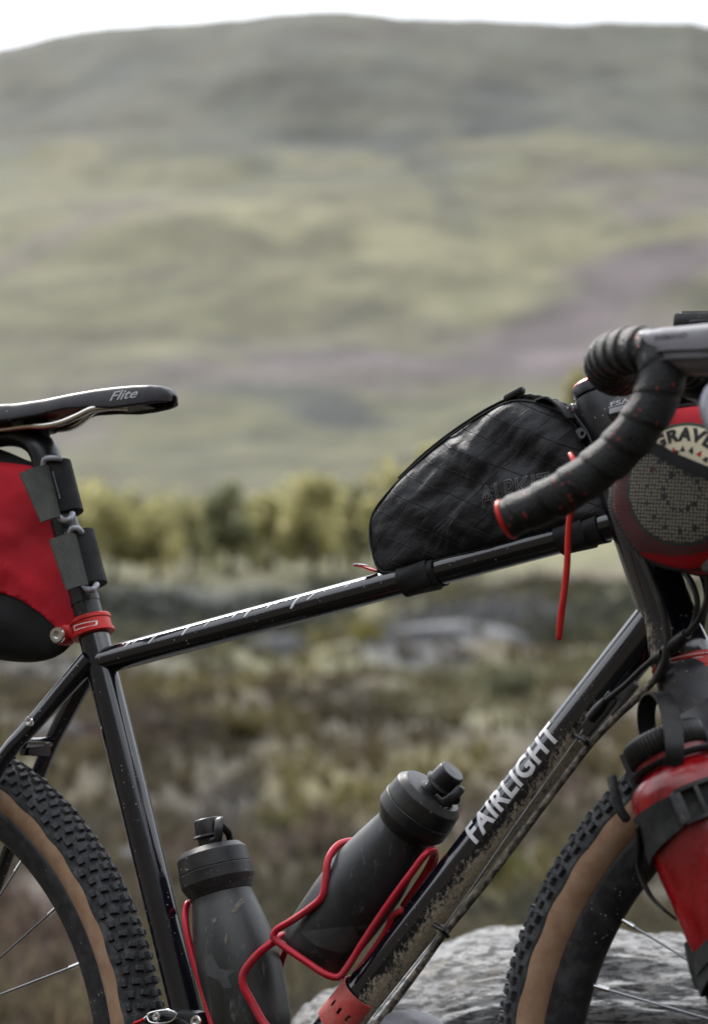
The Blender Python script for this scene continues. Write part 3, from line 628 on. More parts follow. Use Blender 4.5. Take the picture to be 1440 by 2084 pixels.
def bush(px, v, wpx, hpx, label, cols, seed):
    rg = np.random.default_rng(seed); b = place(px, v); r = wpx / KPX * v / 2; h = hpx / KPX * v
    V_, F_, C_ = crown(b + [0, 0, h * .15], r, h, 900, max(.012, r * .07), cols, rg, 10); V_[:, 2] = b[2] - .03 + (V_[:, 2] - V_[:, 2].min()) * (h / (V_[:, 2].max() - V_[:, 2].min()))
    o = fastmesh('bush', V_ - b, F_, MT['leaf'], C_, False); o.location = b; tag(o, label, 'bush'); return o
bush(1030, 40, 150, 95, 'pale green bush left of the down tube lettering', [(.19, .20, .12), (.24, .24, .15)], 201)
bush(745, 62, 80, 50, 'small yellow bush below the black frame bag', [(.30, .27, .06), (.24, .22, .07)], 202)
bush(985, 14, 170, 110, 'olive green bush right behind the slate boulder', [(.13, .14, .045), (.18, .18, .06)], 203)
bush(850, 22, 170, 70, 'pale straw bush behind the right-hand bottle', [(.24, .23, .10), (.18, .17, .07)], 204)
bush(560, 18, 110, 70, 'yellowish bush between the two black bottles', [(.26, .24, .12), (.20, .18, .08)], 205)
bush(480, 30, 120, 60, 'dull yellow bush above the left-hand bottle', [(.20, .17, .06), (.15, .13, .05)], 206)

def rockmesh(c, sx, sy, sz, sub_, seed, rough, tilt=.5, fine=.0, yaw=None):
    bm = bmesh.new(); bmesh.ops.create_icosphere(bm, subdivisions=sub_, radius=1); V = np.array([v.co for v in bm.verts]); F = [[v.index for v in f.verts] for f in bm.faces]; bm.free()
    s = np.sign(V) * np.abs(V) ** .72
    n = fbm(V[:, 0] * 1.5 + seed, V[:, 1] * 1.5, V[:, 2] * 1.5, 4, seed); s = s * (1 + rough * n)[:, None]
    W = s * np.array([sx, sy, sz])
    if fine:
        q = W[:, 2] + W[:, 0] * .10 + .03 * fbm(W[:, 0] * 3, W[:, 1] * 3, W[:, 2] * 3, 3, 5)
        lay = fbm(W[:, 0] * 3.5, W[:, 1] * 3.5, q * 42, 4, 9, .6); led = np.abs(fbm(W[:, 0] * 6, W[:, 1] * 6, q * 75, 3, 19)); cr = fbm(W[:, 0] * 20, W[:, 1] * 20, W[:, 2] * 45, 3, 29)
        W = W + V * (fine * (lay * 1.1 - led * .9 + cr * .32))[:, None]
    return W, F
def rockmat(name, a, b_, lich):
    m, nt, b = nodes(name); f = noise(nt, 12, 8, .75, (1, 1, 5)); c = mixc(nt, ramp(nt, f, .36, .62), a, b_); f2 = noise(nt, 38, 6, .75, (1, 1, 5)); c = mixc(nt, ramp(nt, f2, .49, .54, 0, .97), c, tuple(x * .22 for x in a))
    c = mixc(nt, ramp(nt, noise(nt, 7, 6, .7), .56, .68, 0, .6), c, lich); f4 = noise(nt, 70, 5, .7, (1, 1, 3)); c = mixc(nt, ramp(nt, f4, .6, .68, 0, .8), c, (.55, .55, .56)); nt.links.new(c, b.inputs['Base Color']); b.inputs['Roughness'].default_value = .8
    bp = N(nt, 'ShaderNodeBump'); bp.inputs['Distance'].default_value = .022; nt.links.new(mth(nt, 'ADD', f2, mth(nt, 'MULTIPLY', noise(nt, 130, 5, .7, (1, 1, 4)), .4)), bp.inputs['Height']); nt.links.new(bp.outputs[0], b.inputs['Normal']); return m
MT['rock'] = rockmat('slate_rock', (.29, .29, .30), (.50, .50, .50), (.36, .31, .23))
MT['farrock'] = mat('grey_rock', (.17, .17, .185), .85, var=.3, vscale=6, bump=.02, bscale=12)
# the big boulder behind the bicycle (radii in metres), turned so its long side faces the camera
vv = 2.92; W_, F_ = rockmesh(None, 1.15, .40, .43, 7, 4, .08, fine=.038)
u_, v_ = W_[:, 0], W_[:, 1]
def prof(u): return np.interp(u, [-.75, -.16, -.10, -.071, .024, .08, .142, .25, .43, .60, .9, 1.7], [.02, .24, .345, .385, .420, .440, .456, .462, .448, .445, .40, .10])
uc = .42; zz = np.where(W_[:, 2] > 0, np.clip(W_[:, 2] / .43, 0, 1.3) ** .55 * prof(u_ + uc), W_[:, 2] * .4)
zz = np.maximum(zz, -.12); x, y = uv2w(u_ + uc, v_ + vv)
bl = mk('boulder', np.stack([x, y, zz], 1), F_, MT['rock'], None, sharp=0); tag(bl, 'large pale grey layered slate boulder behind the front wheel', 'boulder'); recentre(bl)
for (px, v, wpx, hpx, sd_, lab) in [(905, 66, 330, 60, 5, 'long grey rock outcrop beyond the moor, under the top tube bag'), (690, 80, 130, 36, 7, 'grey rock at the dark bank beneath the top tube'),
                                    (90, 30, 160, 60, 8, 'grey rock behind the seat stays'), (265, 15, 120, 55, 9, 'dull grey rock behind the rear tyre'), (560, 60, 120, 40, 10, 'low grey stone under the middle of the top tube')]:
    b = place(px, v); r = wpx / KPX * v / 2; h = hpx / KPX * v
    W2, F2 = rockmesh(None, r, r * .6, h, 4, sd_, .3); o = mk('boulder', W2 + b, F2, MT['farrock'], None, sharp=0); tag(o, lab, 'boulder'); recentre(o)

#BIKE#
# ================================================================== the bicycle
BIKE = thing('bicycle', 'black steel gravel bicycle with tan-wall tyres and drop bars, muddy, standing by a boulder', 'bicycle', (0.0, 0.0, 0.0))
def part(name, label=None):
    """an empty that stands for a part made of sub-parts, in the bicycle's frame"""
    o = bpy.data.objects.new(name, None); COL.objects.link(o); o.parent = BIKE; o['_off'] = [0., 0., 0.]; o.empty_display_size = .05
    if label: o['label'] = label
    return o
RA = B(-415.0, 0, 73.5); FA0 = B(634.6, 0, 73.5); SCL = B(-143.8, 0, 475.4); HL = B(465.4, 0, 440.1); HU = B(417.0, 0, 591.0); BB = B(0, 0, 0)
HD = nrm(HU - HL); HN = nrm(np.cross([0, 1, 0], HD)); SD = nrm(SCL - BB)
if HN[0] < 0: HN = -HN
def steer(p, a=2.66):
    """turn a point about the head axis"""
    p = np.asarray(p, float); r = p - HL; a = rad(a); e3 = np.array([0, 1., 0])
    x, y = r @ HN, r @ e3; return HL + HD * (r @ HD) + HN * (x * math.cos(a) - y * math.sin(a)) + e3 * (y * math.cos(a) + x * math.sin(a))

# ---- frame tubes
tube('seat_tube', [BB, SCL + SD * .030], .0152, MT['paint_st'], BIKE, n=40, up=(1, 0, 0), step=.02)
TTA, TTB = SCL - SD * .008, HU - HD * .035
dTT = nrm(TTB - TTA)
tt_ob = tube('top_tube', [TTA, TTB], .0130, MT['paint_tt'], BIKE, n=48, step=.02, flat=(.98, 1.12))
DTB = HL + HD * .040
dt_ob = tube('down_tube', [BB, DTB], [.0182, .0195], MT['paint_dt'], BIKE, n=48, step=.02)
V1 = [(.0262, -.006), (.0268, .0), (.0262, .006), (.0242, .018), (.0232, .04), (.0228, .10), (.0228, .150), (.0236, .154), (.0236, .158)]
lathe('head_tube', HL, HD, V1, MT['paint_ht'], BIKE, n=48)
V1 = [(.0, .158), (.0235, .158), (.0235, .172), (.020, .176), (.018, .18), (.018, .204)]
lathe('headset_cover', HL, HD, [(.0245, .158), (.0245, .166), (.0200, .172), (.0, .172)], MT['satin'], BIKE, n=40)
hc = lathe('headset_cup', HL, HD, [(.0236, -.024), (.0262, -.0236), (.0276, -.0222), (.0276, -.019), (.0266, -.018), (.0266, -.011), (.0276, -.010), (.0276, -.0064), (.0262, -.0058), (.0262, -.0055)], MT['red_anod'], BIKE, n=56)
lathe('crown_race', HL, HD, [(.0262, -.032), (.0270, -.0315), (.0270, -.0255), (.0250, -.0245), (.0, -.0245)], MT['satin'], BIKE, n=48)
lathe('bottom_bracket', BB + np.array([0, .036, 0]), (0, -1, 0), [(.0, 0), (.0215, 0), (.0215, .072), (.0, .072)], MT['paint'], BIKE, n=32)
# stays
lab = None
for s in (-1, 1):
    a = P(184, 1342, -9) if s < 0 else P(190, 1356, 9); e = RA + np.array([.0, .066 * s, .0])
    tr = [P(118, 1417, -18), P(60, 1483, -30), P(8, 1542, -40)] if s < 0 else [P(163, 1402, 19), P(112, 1497, 31), P(84, 1562, 40)]
    tube('seat_stay', [a] + tr + [e], [.0105, .0090, .0082, .0080, .007], MT['paint'], BIKE, n=24, step=.01)
    tube('chain_stay', [BB + np.array([-.012, .018 * s, 0]), B(-80, 32 * s, 8), B(-220, 50 * s, 40), RA + np.array([0, .066 * s, 0])], [.011, .011, .0095, .008], MT['paint'], BIKE, n=20, step=.02)
tube('stay_bridge', [P(46, 1512, -31), P(76, 1512, 0), P(104, 1510, 31)], .0055, MT['paint'], BIKE, n=16, step=.006, up=(0, 0, 1))
box('bridge_mount', P(72, 1524, 0), (1, 0, 0), (0, 1, 0), (0, 0, 1), .012, .034, .014, MT['paint'], BIKE, bev=.002)
bp = P(62, 1469, -38)
def bolt(name, o, axis, r, h, mt, parent, hexr=None):
    hexr = hexr or r * .52; up = (0, 0, 1) if abs(nrm(axis)[2]) < .9 else (1, 0, 0)
    ob = lathe(name, o, axis, [(r * .93, 0), (r, h * .25), (r, h * .75), (r * .86, h), (hexr, h), (hexr * .98, h * .25), (0, h * .22)], mt, parent, n=24, up=up, sharp=30)
    return ob
bolt('rack_bolt', bp, (0.1, -1, .15), .0050, .0045, MT['steel'], BIKE)
tube('bottle_boss', [B(-2, -2, 150) , B(12, -2, 154)], .006, MT['steel'], BIKE, n=16)

# ---- wheels
def wheel(name, C, ax, th_vis, spoke_ref, seed):
    """C centre, ax axle direction (pointing away from the camera), th_vis visible tread arc in degrees"""
    w = part(name); ax = nrm(ax); ex = nrm(np.cross(ax, [0, 0, 1])); ex = ex if ex[0] > 0 else -ex; ez = nrm(np.cross(ex, ax)); ez = ez if ez[2] > 0 else -ez
    rg = np.random.default_rng(seed); n = 360; Rc = .3195; b = .0250
    def ring(nm, prof, mt, wav=None, m=n):
        th = np.linspace(0, 2 * math.pi, m + 1); V = []; U = []
        for k, (r, y) in enumerate(prof):
            rr = np.full(m + 1, r); yy = np.full(m + 1, y)
            if wav is not None: rr, yy = wav(k, th, rr, yy)
            V.append(C + np.cos(th)[:, None] * rr[:, None] * ex + np.sin(th)[:, None] * rr[:, None] * ez + yy[:, None] * ax); U.append(np.stack([th * r, np.full(m + 1, k * .004)], 1))
        V = np.concatenate(V); U = np.concatenate(U); q = m + 1; F = []
        for i in range(len(prof) - 1):
            for j in range(m): F.append((i*q + j, i*q + j + 1, (i+1)*q + j + 1, (i+1)*q + j))
        if (ex @ np.cross(ez, ax)) > 0: F = [f[::-1] for f in F]
        return mk(nm, V, F, mt, w, uv=U, sharp=50)
    # casing: angle phi from the crown; tread rubber covers |phi| < ~68 deg with a wavy edge
    def pt(phi, dr=0): return (Rc + (b + dr) * math.cos(rad(phi)), (b + dr) * math.sin(rad(phi)))
    edge = 80
    pr = [pt(p, -.0002) for p in np.linspace(-edge, edge, 25)]
    P0 = [pt(-edge - 3, -.0012)] + pr + [pt(edge + 3, -.0012)]
    def wav(k, th, rr, yy):
        if k <= 2 or k >= len(P0) - 3:
            amp = .0010 * (1 if k in (0, 1, len(P0) - 1, len(P0) - 2) else .5); tz_ = np.sin(th * 46) ; rr = rr + amp * np.sign(tz_) * np.abs(tz_) ** .6
        return rr, yy
    tr = ring('tread', P0, MT['rubber'], wav)
    sw = []
    for s in (-1, 1):
        pp = [pt(s * p, -.0010) for p in np.linspace(edge - 10, 146, 14)]
        pp.append((.2985, s * .0148)); 
        if s < 0: pp = pp[::-1]
        ring('sidewall', pp, MT['tan'])
    rim = ring('rim', [(.293, -.012), (.3005, -.0140), (.3012, -.0150), (.3000, -.0160), (.2960, -.0158), (.2860, -.0132), (.2760, -.0085), (.2725, -.0045), (.2718, 0), (.2725, .0045), (.2760, .0085), (.2860, .0132), (.2960, .0158), (.3000, .0160), (.3012, .0150), (.3005, .0140), (.293, .012), (.291, 0), (.293, -.012)], MT['rim'])
    # tread blocks: one bevelled block mesh shared by all
    def block(sx, sy, sz):
        Vb = []; t = .78
        for z, k in ((-.4, 1.0), (.75, .93), (1.0, t)):
            for (a, c) in ((-1, -1), (1, -1), (1, 1), (-1, 1)): Vb.append((a * sx * k, c * sy * k, z * sz))
        Fb = [(8, 9, 10, 11)] + [(i*4 + j, i*4 + (j+1) % 4, (i+1)*4 + (j+1) % 4, (i+1)*4 + j) for i in range(2) for j in range(4)]
        return Vb, Fb
    kinds = [block(.0036, .0034, .0036), block(.0028, .0042, .0034), block(.0040, .0030, .0040)]
    mes = []
    for Vb, Fb in kinds:
        me = bpy.data.meshes.new('tread_block'); me.from_pydata(Vb, [], Fb); me.materials.append(MT['knob']); mes.append(me)
    rows = 184; restV = []; restF = []; cnt = 0
    for i in range(rows):
        cols = ((-64, 2), (-38, 1), (-12, 0), (12, 0), (38, 1), (64, 2)) if i % 2 == 0 else ((-54, 0), (-25, 1), (0, 0), (25, 1), (54, 0))
        for (phi, kd) in cols:
            th = 2 * math.pi * i / rows + rg.normal() * .0006 + (abs(phi) / 60) * .006
            er = np.cos(th) * ex + np.sin(th) * ez; et = -np.sin(th) * ex + np.cos(th) * ez
            nn = er * math.cos(rad(phi)) + ax * math.sin(rad(phi)); q = C + er * Rc + nn * b; tt = np.cross(nn, et)
            # a little skew and wear
            sk = rg.normal() * .06 + (.25 if phi > 0 else -.25) * (kd == 1); e1 = et * math.cos(sk) + tt * math.sin(sk); e2 = np.cross(nn, e1)
            deg = math.degrees(th) % 360; vis = th_vis[0] < deg < th_vis[1] and nn @ (CAM - q) > -.3 * np.linalg.norm(CAM - q)
            hsc = .85 + .3 * rg.random()
            if vis and cnt < 290:
                o = bpy.data.objects.new('tread_block', mes[kd]); COL.objects.link(o); o.parent = w; cnt += 1
                Mx = Matrix.Identity(4)
                for r_ in range(3): Mx[r_][0] = e1[r_]; Mx[r_][1] = e2[r_]; Mx[r_][2] = nn[r_] * hsc; Mx[r_][3] = q[r_]
                o.matrix_local = Mx
            else:
                Vb, Fb = kinds[kd]; k = len(restV)
                restV += [q + e1 * v[0] + e2 * v[1] + nn * v[2] * hsc for v in Vb]; restF += [[k + j for j in f] for f in Fb]
    mk('tread_pattern', restV, restF, MT['knob'], w, smooth=False, kind='stuff')
    print(name, 'blocks', cnt)
    # hub and spokes
    a_, u_, v_ = frame_axis(ax, ex)
    lathe('hub', C - ax * .052, ax, [(.0, 0), (.009, 0), (.009, .014), (.027, .017), (.027, .020), (.014, .024), (.014, .080), (.027, .084), (.027, .087), (.009, .090), (.009, .104), (.0, .104)], MT['satin'], w, n=32)
    for k in range(28):
        th = rad(spoke_ref) + 2 * math.pi * k / 28; s = 1 if k % 2 else -1; er = np.cos(th) * ex + np.sin(th) * ez
        lean = 62 if (k // 2) % 2 else -62
        th2 = th + rad(lean); e2 = np.cos(th2) * ex + np.sin(th2) * ez
        a = C + er * .2705 + ax * s * .001; e = C + e2 * .0255 + ax * s * .034; d = nrm(e - a)
        tube('nipple', [a - d * .003, a + d * .0115], [.0022, .0019], MT['steel'], w, n=10, step=.01)
        tube('spoke', [a + d * .0113, e], .00105, MT['spoke'], w, n=8, step=.2)
    return w
wheel('rear_wheel', RA, (0, 1, 0), (4, 66), 49.1 + 360 / 28 * 0, 3)
FAx = steer(FA0); axd = nrm(steer(HL + np.array([0, 1, 0])) - HL)
wheel('front_wheel', FAx, axd, (112, 180), 146.8, 4)

# ---- fork
fk = part('fork')
crown_o = HL - HD * .0245
tube('fork_crown', [steer(p) for p in (crown_o + HD * .002, crown_o - HD * .030 + HN * .002, crown_o - HD * .058 + HN * .006)], [.0270, .0285, .026], MT['carbon'], fk, n=32, step=.006, up=(0, 1, 0), roundcap=True, flat=(1.25, .98))
for s in (-1, 1):
    pts = [crown_o - HD * .030 + np.array([0, .012 * s, 0]) + HN * .004, crown_o - HD * .060 + np.array([0, .032 * s, 0]) + HN * .008, crown_o - HD * .11 + np.array([0, .046 * s, 0]) + HN * .012, crown_o - HD * .22 + np.array([0, .052 * s, 0]) + HN * .020, FA0 + np.array([0, .054 * s, 0])]
    tube('fork_leg', [steer(p) for p in pts], [.024, .022, .019, .015, .010], MT['carbon'], fk, n=28, step=.008, up=(1, 0, 0), roundcap=True, flat=(1.1, .85))

# ---- seat clamp
cp = SCL + SD * .0275
scl_ob = lathe('seat_clamp', cp, SD, [(.0152, -.0085), (.0200, -.0085), (.0212, -.0075), (.0212, -.0045), (.0196, -.0035), (.0196, .0048), (.0208, .0058), (.0208, .0088), (.0198, .0098), (.0140, .0098)], MT['red_anod'], BIKE, n=48)
ear = cp + np.array([-.027, -.004, -.001]) - SD * .002
V_, F_ = box_vf(ear + np.array([.006, 0, 0]), (1, 0, 0), (0, 1, 0), SD, .016, .017, .0145, .004); mk('clamp_ear', V_, F_, MT['red_anod'], BIKE)
bo = P(122, 1293, -14)
bolt('clamp_bolt', bo, (0.15, -1, 0), .0082, .0065, MT['steel'], BIKE, hexr=.0040)
lathe('bolt_washer', bo + np.array([0, .014, 0]), (0, -1, 0), [(.0, 0), (.0094, 0), (.0094, .012), (.0086, .0135), (.0, .0135)], MT['red_anod'], BIKE, n=28, up=(1, 0, 0))

# ---- seatpost
sp0 = cp + SD * .008; sp1 = P(96, 935, 0)
tube('seatpost', [sp0 - SD * .05, sp0, sp0 * .5 + sp1 * .5, sp1], .0138, MT['satin'], BIKE, n=36, up=(1, 0, 0), step=.02)
tube('seatpost_collar', [sp0 + (sp1 - sp0) * .10, sp0 + (sp1 - sp0) * .135], .0146, MT['satin'], BIKE, n=36, up=(1, 0, 0), step=.004)
# curved head of the post
tube('seatpost_head', [P(100, 960, 0), P(88, 915, 0), P(58, 893, 0), P(20, 888, 0), P(-22, 897, 0), P(-50, 920, 0)], [.0142, .0150, .0128, .0112, .0105, .0095], MT['satin'], BIKE, n=28, step=.005, up=(0, 1, 0), flat=(1.25, .9), roundcap=True)
V_, F_ = box_vf(P(42, 874, 0), (1, 0, .05), (0, 1, 0), (0, 0, 1), .060, .046, .012, .003); mk('rail_cradle', V_, F_, MT['satin'], BIKE)
V_, F_ = box_vf(P(36, 852, 0), (1, 0, .05), (0, 1, 0), (0, 0, 1), .046, .050, .006, .002); mk('rail_clamp', V_, F_, MT['satin'], BIKE)
tube('cradle_bolt', [P(92, 862, 0), P(92, 896, 0)], .0052, MT['satin'], BIKE, n=16, step=.01, roundcap=True)
box('clamp_block', P(40, 850, -25), (1, 0, 0), (0, 1, 0), (0, 0, 1), .012, .010, .016, MT['satin'], BIKE, bev=.0015)

# ---- saddle
sad = part('saddle')
NT = P(350, 808, 0)                                   # nose tip
zt = lambda px, py, Y=0: P(px, py, Y)[2]
def saddle_sections():
    # t: distance behind the nose tip (m); columns: half width, top z, side depth, crown
    ztop = NT[2]
    T = np.array([0, .003, .008, .018, .035, .055, .08, .11, .14, .17, .20, .23, .255, .268, .272])
    Wd = np.array([.002, .0085, .0130, .0165, .0185, .0190, .0195, .0215, .0260, .0350, .0480, .0600, .0640, .055, .030])
    Tp = np.array([-.001, .0045, .0075, .0098, .0115, .0125, .0125, .0110, .0085, .0070, .0080, .0115, .0140, .0125, .008]) + ztop
    Dp = np.array([.004, .012, .0155, .0190, .0215, .0225, .0190, .0150, .0165, .0185, .0215, .0225, .020, .016, .010])
    return T, Wd, Tp, Dp
T, Wd, Tp, Dp = saddle_sections(); tt = np.r_[np.linspace(0, .02, 14), np.linspace(.024, .272, 60)]
def it(A): return np.interp(tt, T, A)
K = 57; V = []; U = []; Vi = []
for x, w, tp, dp in zip(tt, it(Wd), it(Tp), it(Dp)):
    for k in range(K):
        a = (k / (K - 1) - .5) * 2                      # -1..1 from near edge to far edge
        q = abs(a); 
        if q < .62: yy = a / .62 * .80; zd = (yy ** 2) * .16
        else:
            f = (q - .62) / .38; ang_ = f * 1.45; yy = (.80 + .20 * math.sin(ang_)) * (1 if a > 0 else -1); zd = .1024 + (1 - math.cos(ang_)) * .22 + f ** 1.3 * .62
        zz_ = tp - min(dp, zd * dp * 1.0 if q > .62 else zd * dp)
        if q < .12 and .06 < x < .2: zz_ -= .0016 * (1 - q / .12)
        V.append((NT[0] - x, yy * w, zz_)); U.append((x, a * .05))
F = []
for i in range(len(tt) - 1):
    for k in range(K - 1): F.append((i*K + k, i*K + k + 1, (i+1)*K + k + 1, (i+1)*K + k))
cover = mk('saddle_cover', V, F, MT['saddle'], sad, uv=U)
m_ = cover.modifiers.new('thickness', 'SOLIDIFY'); m_.thickness = .0035; m_.offset = 1
# red shell underneath
V2 = []
for x, w, tp, dp in zip(tt, it(Wd), it(Tp), it(Dp)):
    e = min(1, x / .03); q_ = float(sstep(.055, .085, x))
    for k in range(9):
        a = (k / 8 - .5) * 2; V2.append((NT[0] - x, a * w * (.55 + .38 * q_), tp - dp * (.72 if abs(a) > .9 else .50) * (.35 + .65 * q_) - .0005 * (1 - a * a)))
F2 = [(i*9 + k, (i+1)*9 + k, (i+1)*9 + k + 1, i*9 + k + 1) for i in range(len(tt) - 1) for k in range(8)]
sh_ = mk('saddle_shell', V2, F2, MT['redshell'], sad); m_ = sh_.modifiers.new('thickness', 'SOLIDIFY'); m_.thickness = .002
tube('saddle_rail', [P(262, 828, -12), P(222, 828, -17), P(190, 832, -20), P(160, 846, -22), P(125, 860, -22), P(95, 866, -22), P(55, 867, -22), P(0, 874, -22), P(-60, 876, -22)], .0036, MT['titan'], sad, n=16, step=.004)
tube('saddle_rail', [P(268, 828, 10), P(215, 830, 16), P(190, 838, 20), P(165, 858, 22), P(145, 869, 22), P(105, 874, 22), P(50, 876, 22), P(-60, 884, 22)], .0036, MT['titan'], sad, n=16, step=.004)
V_, F_ = box_vf(P(272, 822, 0), (1, 0, 0), (0, 1, 0), (0, 0, 1), .036, .030, .010, .003); mk('rail_socket', V_, F_, MT['plastic'], sad)
bvh = bvh_of(cover)
bm = text2d('Flite', bold=.012, shear=.35); decal('lettering', bm, P(226, 818, -20), (.998, 0, .0), (.03, 0, 1), .0255 * 1.25, .0085, (0, 1, 0), bvh, MT['greyprint'], sad, off=.0040, nx=20, ny=4)

# ---- stem, handlebar
ST = part('stem')
capc = P(1207, 792, 0); HDc = HD
lathe('stem_clamp', capc - HD * .046, HD, [(.0190, -.010), (.0205, -.008), (.0205, .0), (.0212, .004), (.0212, .030), (.0200, .038), (.0180, .040)], MT['satin'], ST, n=40)
lathe('top_cap', capc - HD * .006, HD, [(.0188, 0), (.0196, .0008), (.0196, .0082), (.0186, .0098), (.0166, .0106), (.0, .0108)], MT['plastic'], ST, n=40)
lathe('cap_plate', capc - HD * .006, HD, [(.0186, .0090), (.0188, .0102), (.0165, .0124), (.006, .0130), (.0, .0130)], MT['red_anod'], ST, n=40)
for k in range(3):
    lathe('spacer', HL + HD * (.1725 + .0085 * k), HD, [(.0175, 0), (.0185, .0006), (.0185, .0078), (.0175, .0083)], MT['satin'], ST, n=36)
sdir = nrm(HN * 1.0 + np.array([0, 0, .02]) - np.array([0, 0, .18]))
s0 = capc - HD * .032; s1 = s0 + HN * .090
V_, F_, U_ = sweep([steer(s0), steer(s0 * .5 + s1 * .5), steer(s1)], [.0205, .0165, .0175], n=32, up=HD, step=.006, flat=(1.0, .95)); stem_b = mk('stem_body', V_, F_, MT['satin'], ST, uv=U_)
lathe('handlebar_clamp', steer(s1 + np.array([0, -.022, 0]) + HN * .006), steer(HL + np.array([0, 1, 0])) - HL, [(.0160, 0), (.0215, .0005), (.0225, .003), (.0225, .041), (.0215, .0435), (.0160, .044)], MT['satin'], ST, n=36, up=(1, 0, 0))
bolt('stem_bolt', P(1172, 835, -6), (-.45, -.9, .1), .0050, .007, MT['steel'], ST, hexr=.0026)
bolt('stem_bolt', P(1190, 884, -16), (-.25, -1, .1), .0050, .004, MT['satin'], ST, hexr=.0022)
box('clamp_lug', P(1180, 839, -4), HN, (0, 1, 0), HD, .016, .018, .014, MT['satin'], ST, bev=.004)
box('clamp_lug', P(1194, 884, -8), HN, (0, 1, 0), HD, .014, .018, .013, MT['satin'], ST, bev=.004)
bvs = bvh_of(stem_b)
l0, l1 = P(1238, 838, -18), P(1288, 823, -18); lu = l1 - l0; wl = np.linalg.norm(lu); lu /= wl; lv = nrm(np.array([-lu[2], 0, lu[0]]))
decal('lettering', text2d('FSA', bold=.02), l0 + lv * .0038 + lu * .002, lu, lv, wl * .75, .0040, (0, 1, 0), bvs, MT['greyprint'], ST, off=.0008, nx=10, ny=3)
decal('label_bar', poly_bm([(0, 0), (1, 0), (1.04, 1), (0.03, 1)]), l0 - lv * .002, lu, lv, wl * 1.0, .0044, (0, 1, 0), bvs, MT['greyprint'], ST, off=.0006, nx=10, ny=3)
decal('label_bar', poly_bm([(0, 0), (1, 0), (1, 1), (0, 1)]), l0 + lv * .0033, lu, lv, wl * 1.0, .0006, (0, 1, 0), bvs, MT['greyprint'], ST, off=.0006, nx=10, ny=1)

HB = part('handlebar')
bc = steer(s1 + HN * .006)
def wrapf(pitch, amp):
    def f(s, th):
        q = (s / pitch - th / (2 * math.pi)) % 1.0
        return amp * (q ** 1.0) * (1 - np.exp(-((1 - q) / .06) ** 1)) * 1.3 + .00025 * np.sin(th * 3 + s * 90)
    return f
corner = P(1238, 742, -168)
tops = [bc + np.array([0, .20, .0]), bc, bc + np.array([.0, -.07, .002]), P(1262, 760, -120), P(1236, 742, -168), P(1252, 722, -198), P(1290, 712, -214), P(1335, 716, -222)]
farb = [bc, bc + np.array([0, .15, 0])]
tube('handlebar_top', tops, [.0115, .0160, .0160, .0168, .0170, .0170, .0168, .0160], MT['tape'], HB, n=48, step=.0012, rfun=wrapf(.0130, .0018), roundcap=True, sharp=0)
drop = [P(1322, 700, -222), P(1336, 728, -225), P(1345, 762, -227), P(1334, 812, -229), P(1300, 868, -232), P(1252, 922, -235), P(1196, 970, -239), P(1138, 1006, -243), P(1085, 1032, -246), P(1032, 1056, -248)]
drop_ob = tube('handlebar_drop', drop, [.0130, .0150, .0165, .0168, .0166, .0162, .0158, .0155, .0150, .0146], MT['tape'], HB, n=48, step=.0012, rfun=wrapf(.0235, .0013), up=(0, -1, 0), sharp=0)
dd = nrm(drop[-1] - drop[-2])
lathe('bar_end_plug', drop[-1] - dd * .001, dd, [(.0150, 0), (.0160, .0006), (.0162, .0022), (.0150, .0036), (.012, .0042), (.0, .0044)], MT['red_anod'], HB, n=36, up=(0, 0, 1))
# far drop, mostly hidden
fdrop = [np.array([p[0], -p[1], p[2]]) for p in drop]
tube('handlebar_drop', [steer(p, 6) for p in fdrop], .0150, MT['tape'], HB, n=24, step=.003, rfun=wrapf(.0172, .0016), up=(0, -1, 0), sharp=0)
lathe('bar_end_plug', steer(fdrop[-1], 6), steer(fdrop[-1], 6) - steer(fdrop[-2], 6), [(.0152, 0), (.016, .002), (.0, .004)], MT['red_anod'], HB, n=24, up=(0, 0, 1))
# lever hood
LV = part('brake_lever')
def loft(name, secs, mt, parent, n=32, sq=2.4, label=None):
    """secs: (centre, axis_u, axis_v, ru, rv) rounded-rectangle sections"""
    V = []; th = np.linspace(0, 2 * math.pi, n, endpoint=False)
    for c, u, v, ru, rv in secs:
        cu = np.sign(np.cos(th)) * np.abs(np.cos(th)) ** (2 / sq) * ru; cv = np.sign(np.sin(th)) * np.abs(np.sin(th)) ** (2 / sq) * rv
        V.append(np.array(c) + cu[:, None] * nrm(u) + cv[:, None] * nrm(v))
    m = len(secs); V = np.concatenate(V); F = [(i*n + j, i*n + (j+1) % n, (i+1)*n + (j+1) % n, (i+1)*n + j) for i in range(m-1) for j in range(n)] + [tuple(range(n - 1, -1, -1)), tuple((m-1)*n + j for j in range(n))]
    a = nrm(np.array(secs[-1][0]) - np.array(secs[0][0]))
    if np.dot(np.cross(nrm(secs[0][1]), nrm(secs[0][2])), a) < 0: F = [f[::-1] for f in F]
    return mk(name, V, F, mt, parent, sharp=45, label=label)
hs = []
for (px, t_, b_, hw) in [(1304, 679, 690, .004), (1309, 676, 704, .010), (1320, 673, 724, .0145), (1340, 671, 744, .0170), (1365, 667, 757, .0178), (1400, 664, 764, .0180), (1440, 660, 762, .0182), (1480, 656, 750, .018), (1530, 640, 745, .018), (1560, 620, 735, .017), (1575, 622, 720, .012)]:
    c = P(px, (t_ + b_) / 2, -222); h = (P(px, t_, -222)[2] - P(px, b_, -222)[2]) / 2; hs.append((c, (0, 1, 0), (-.10, 0, 1), hw, h))
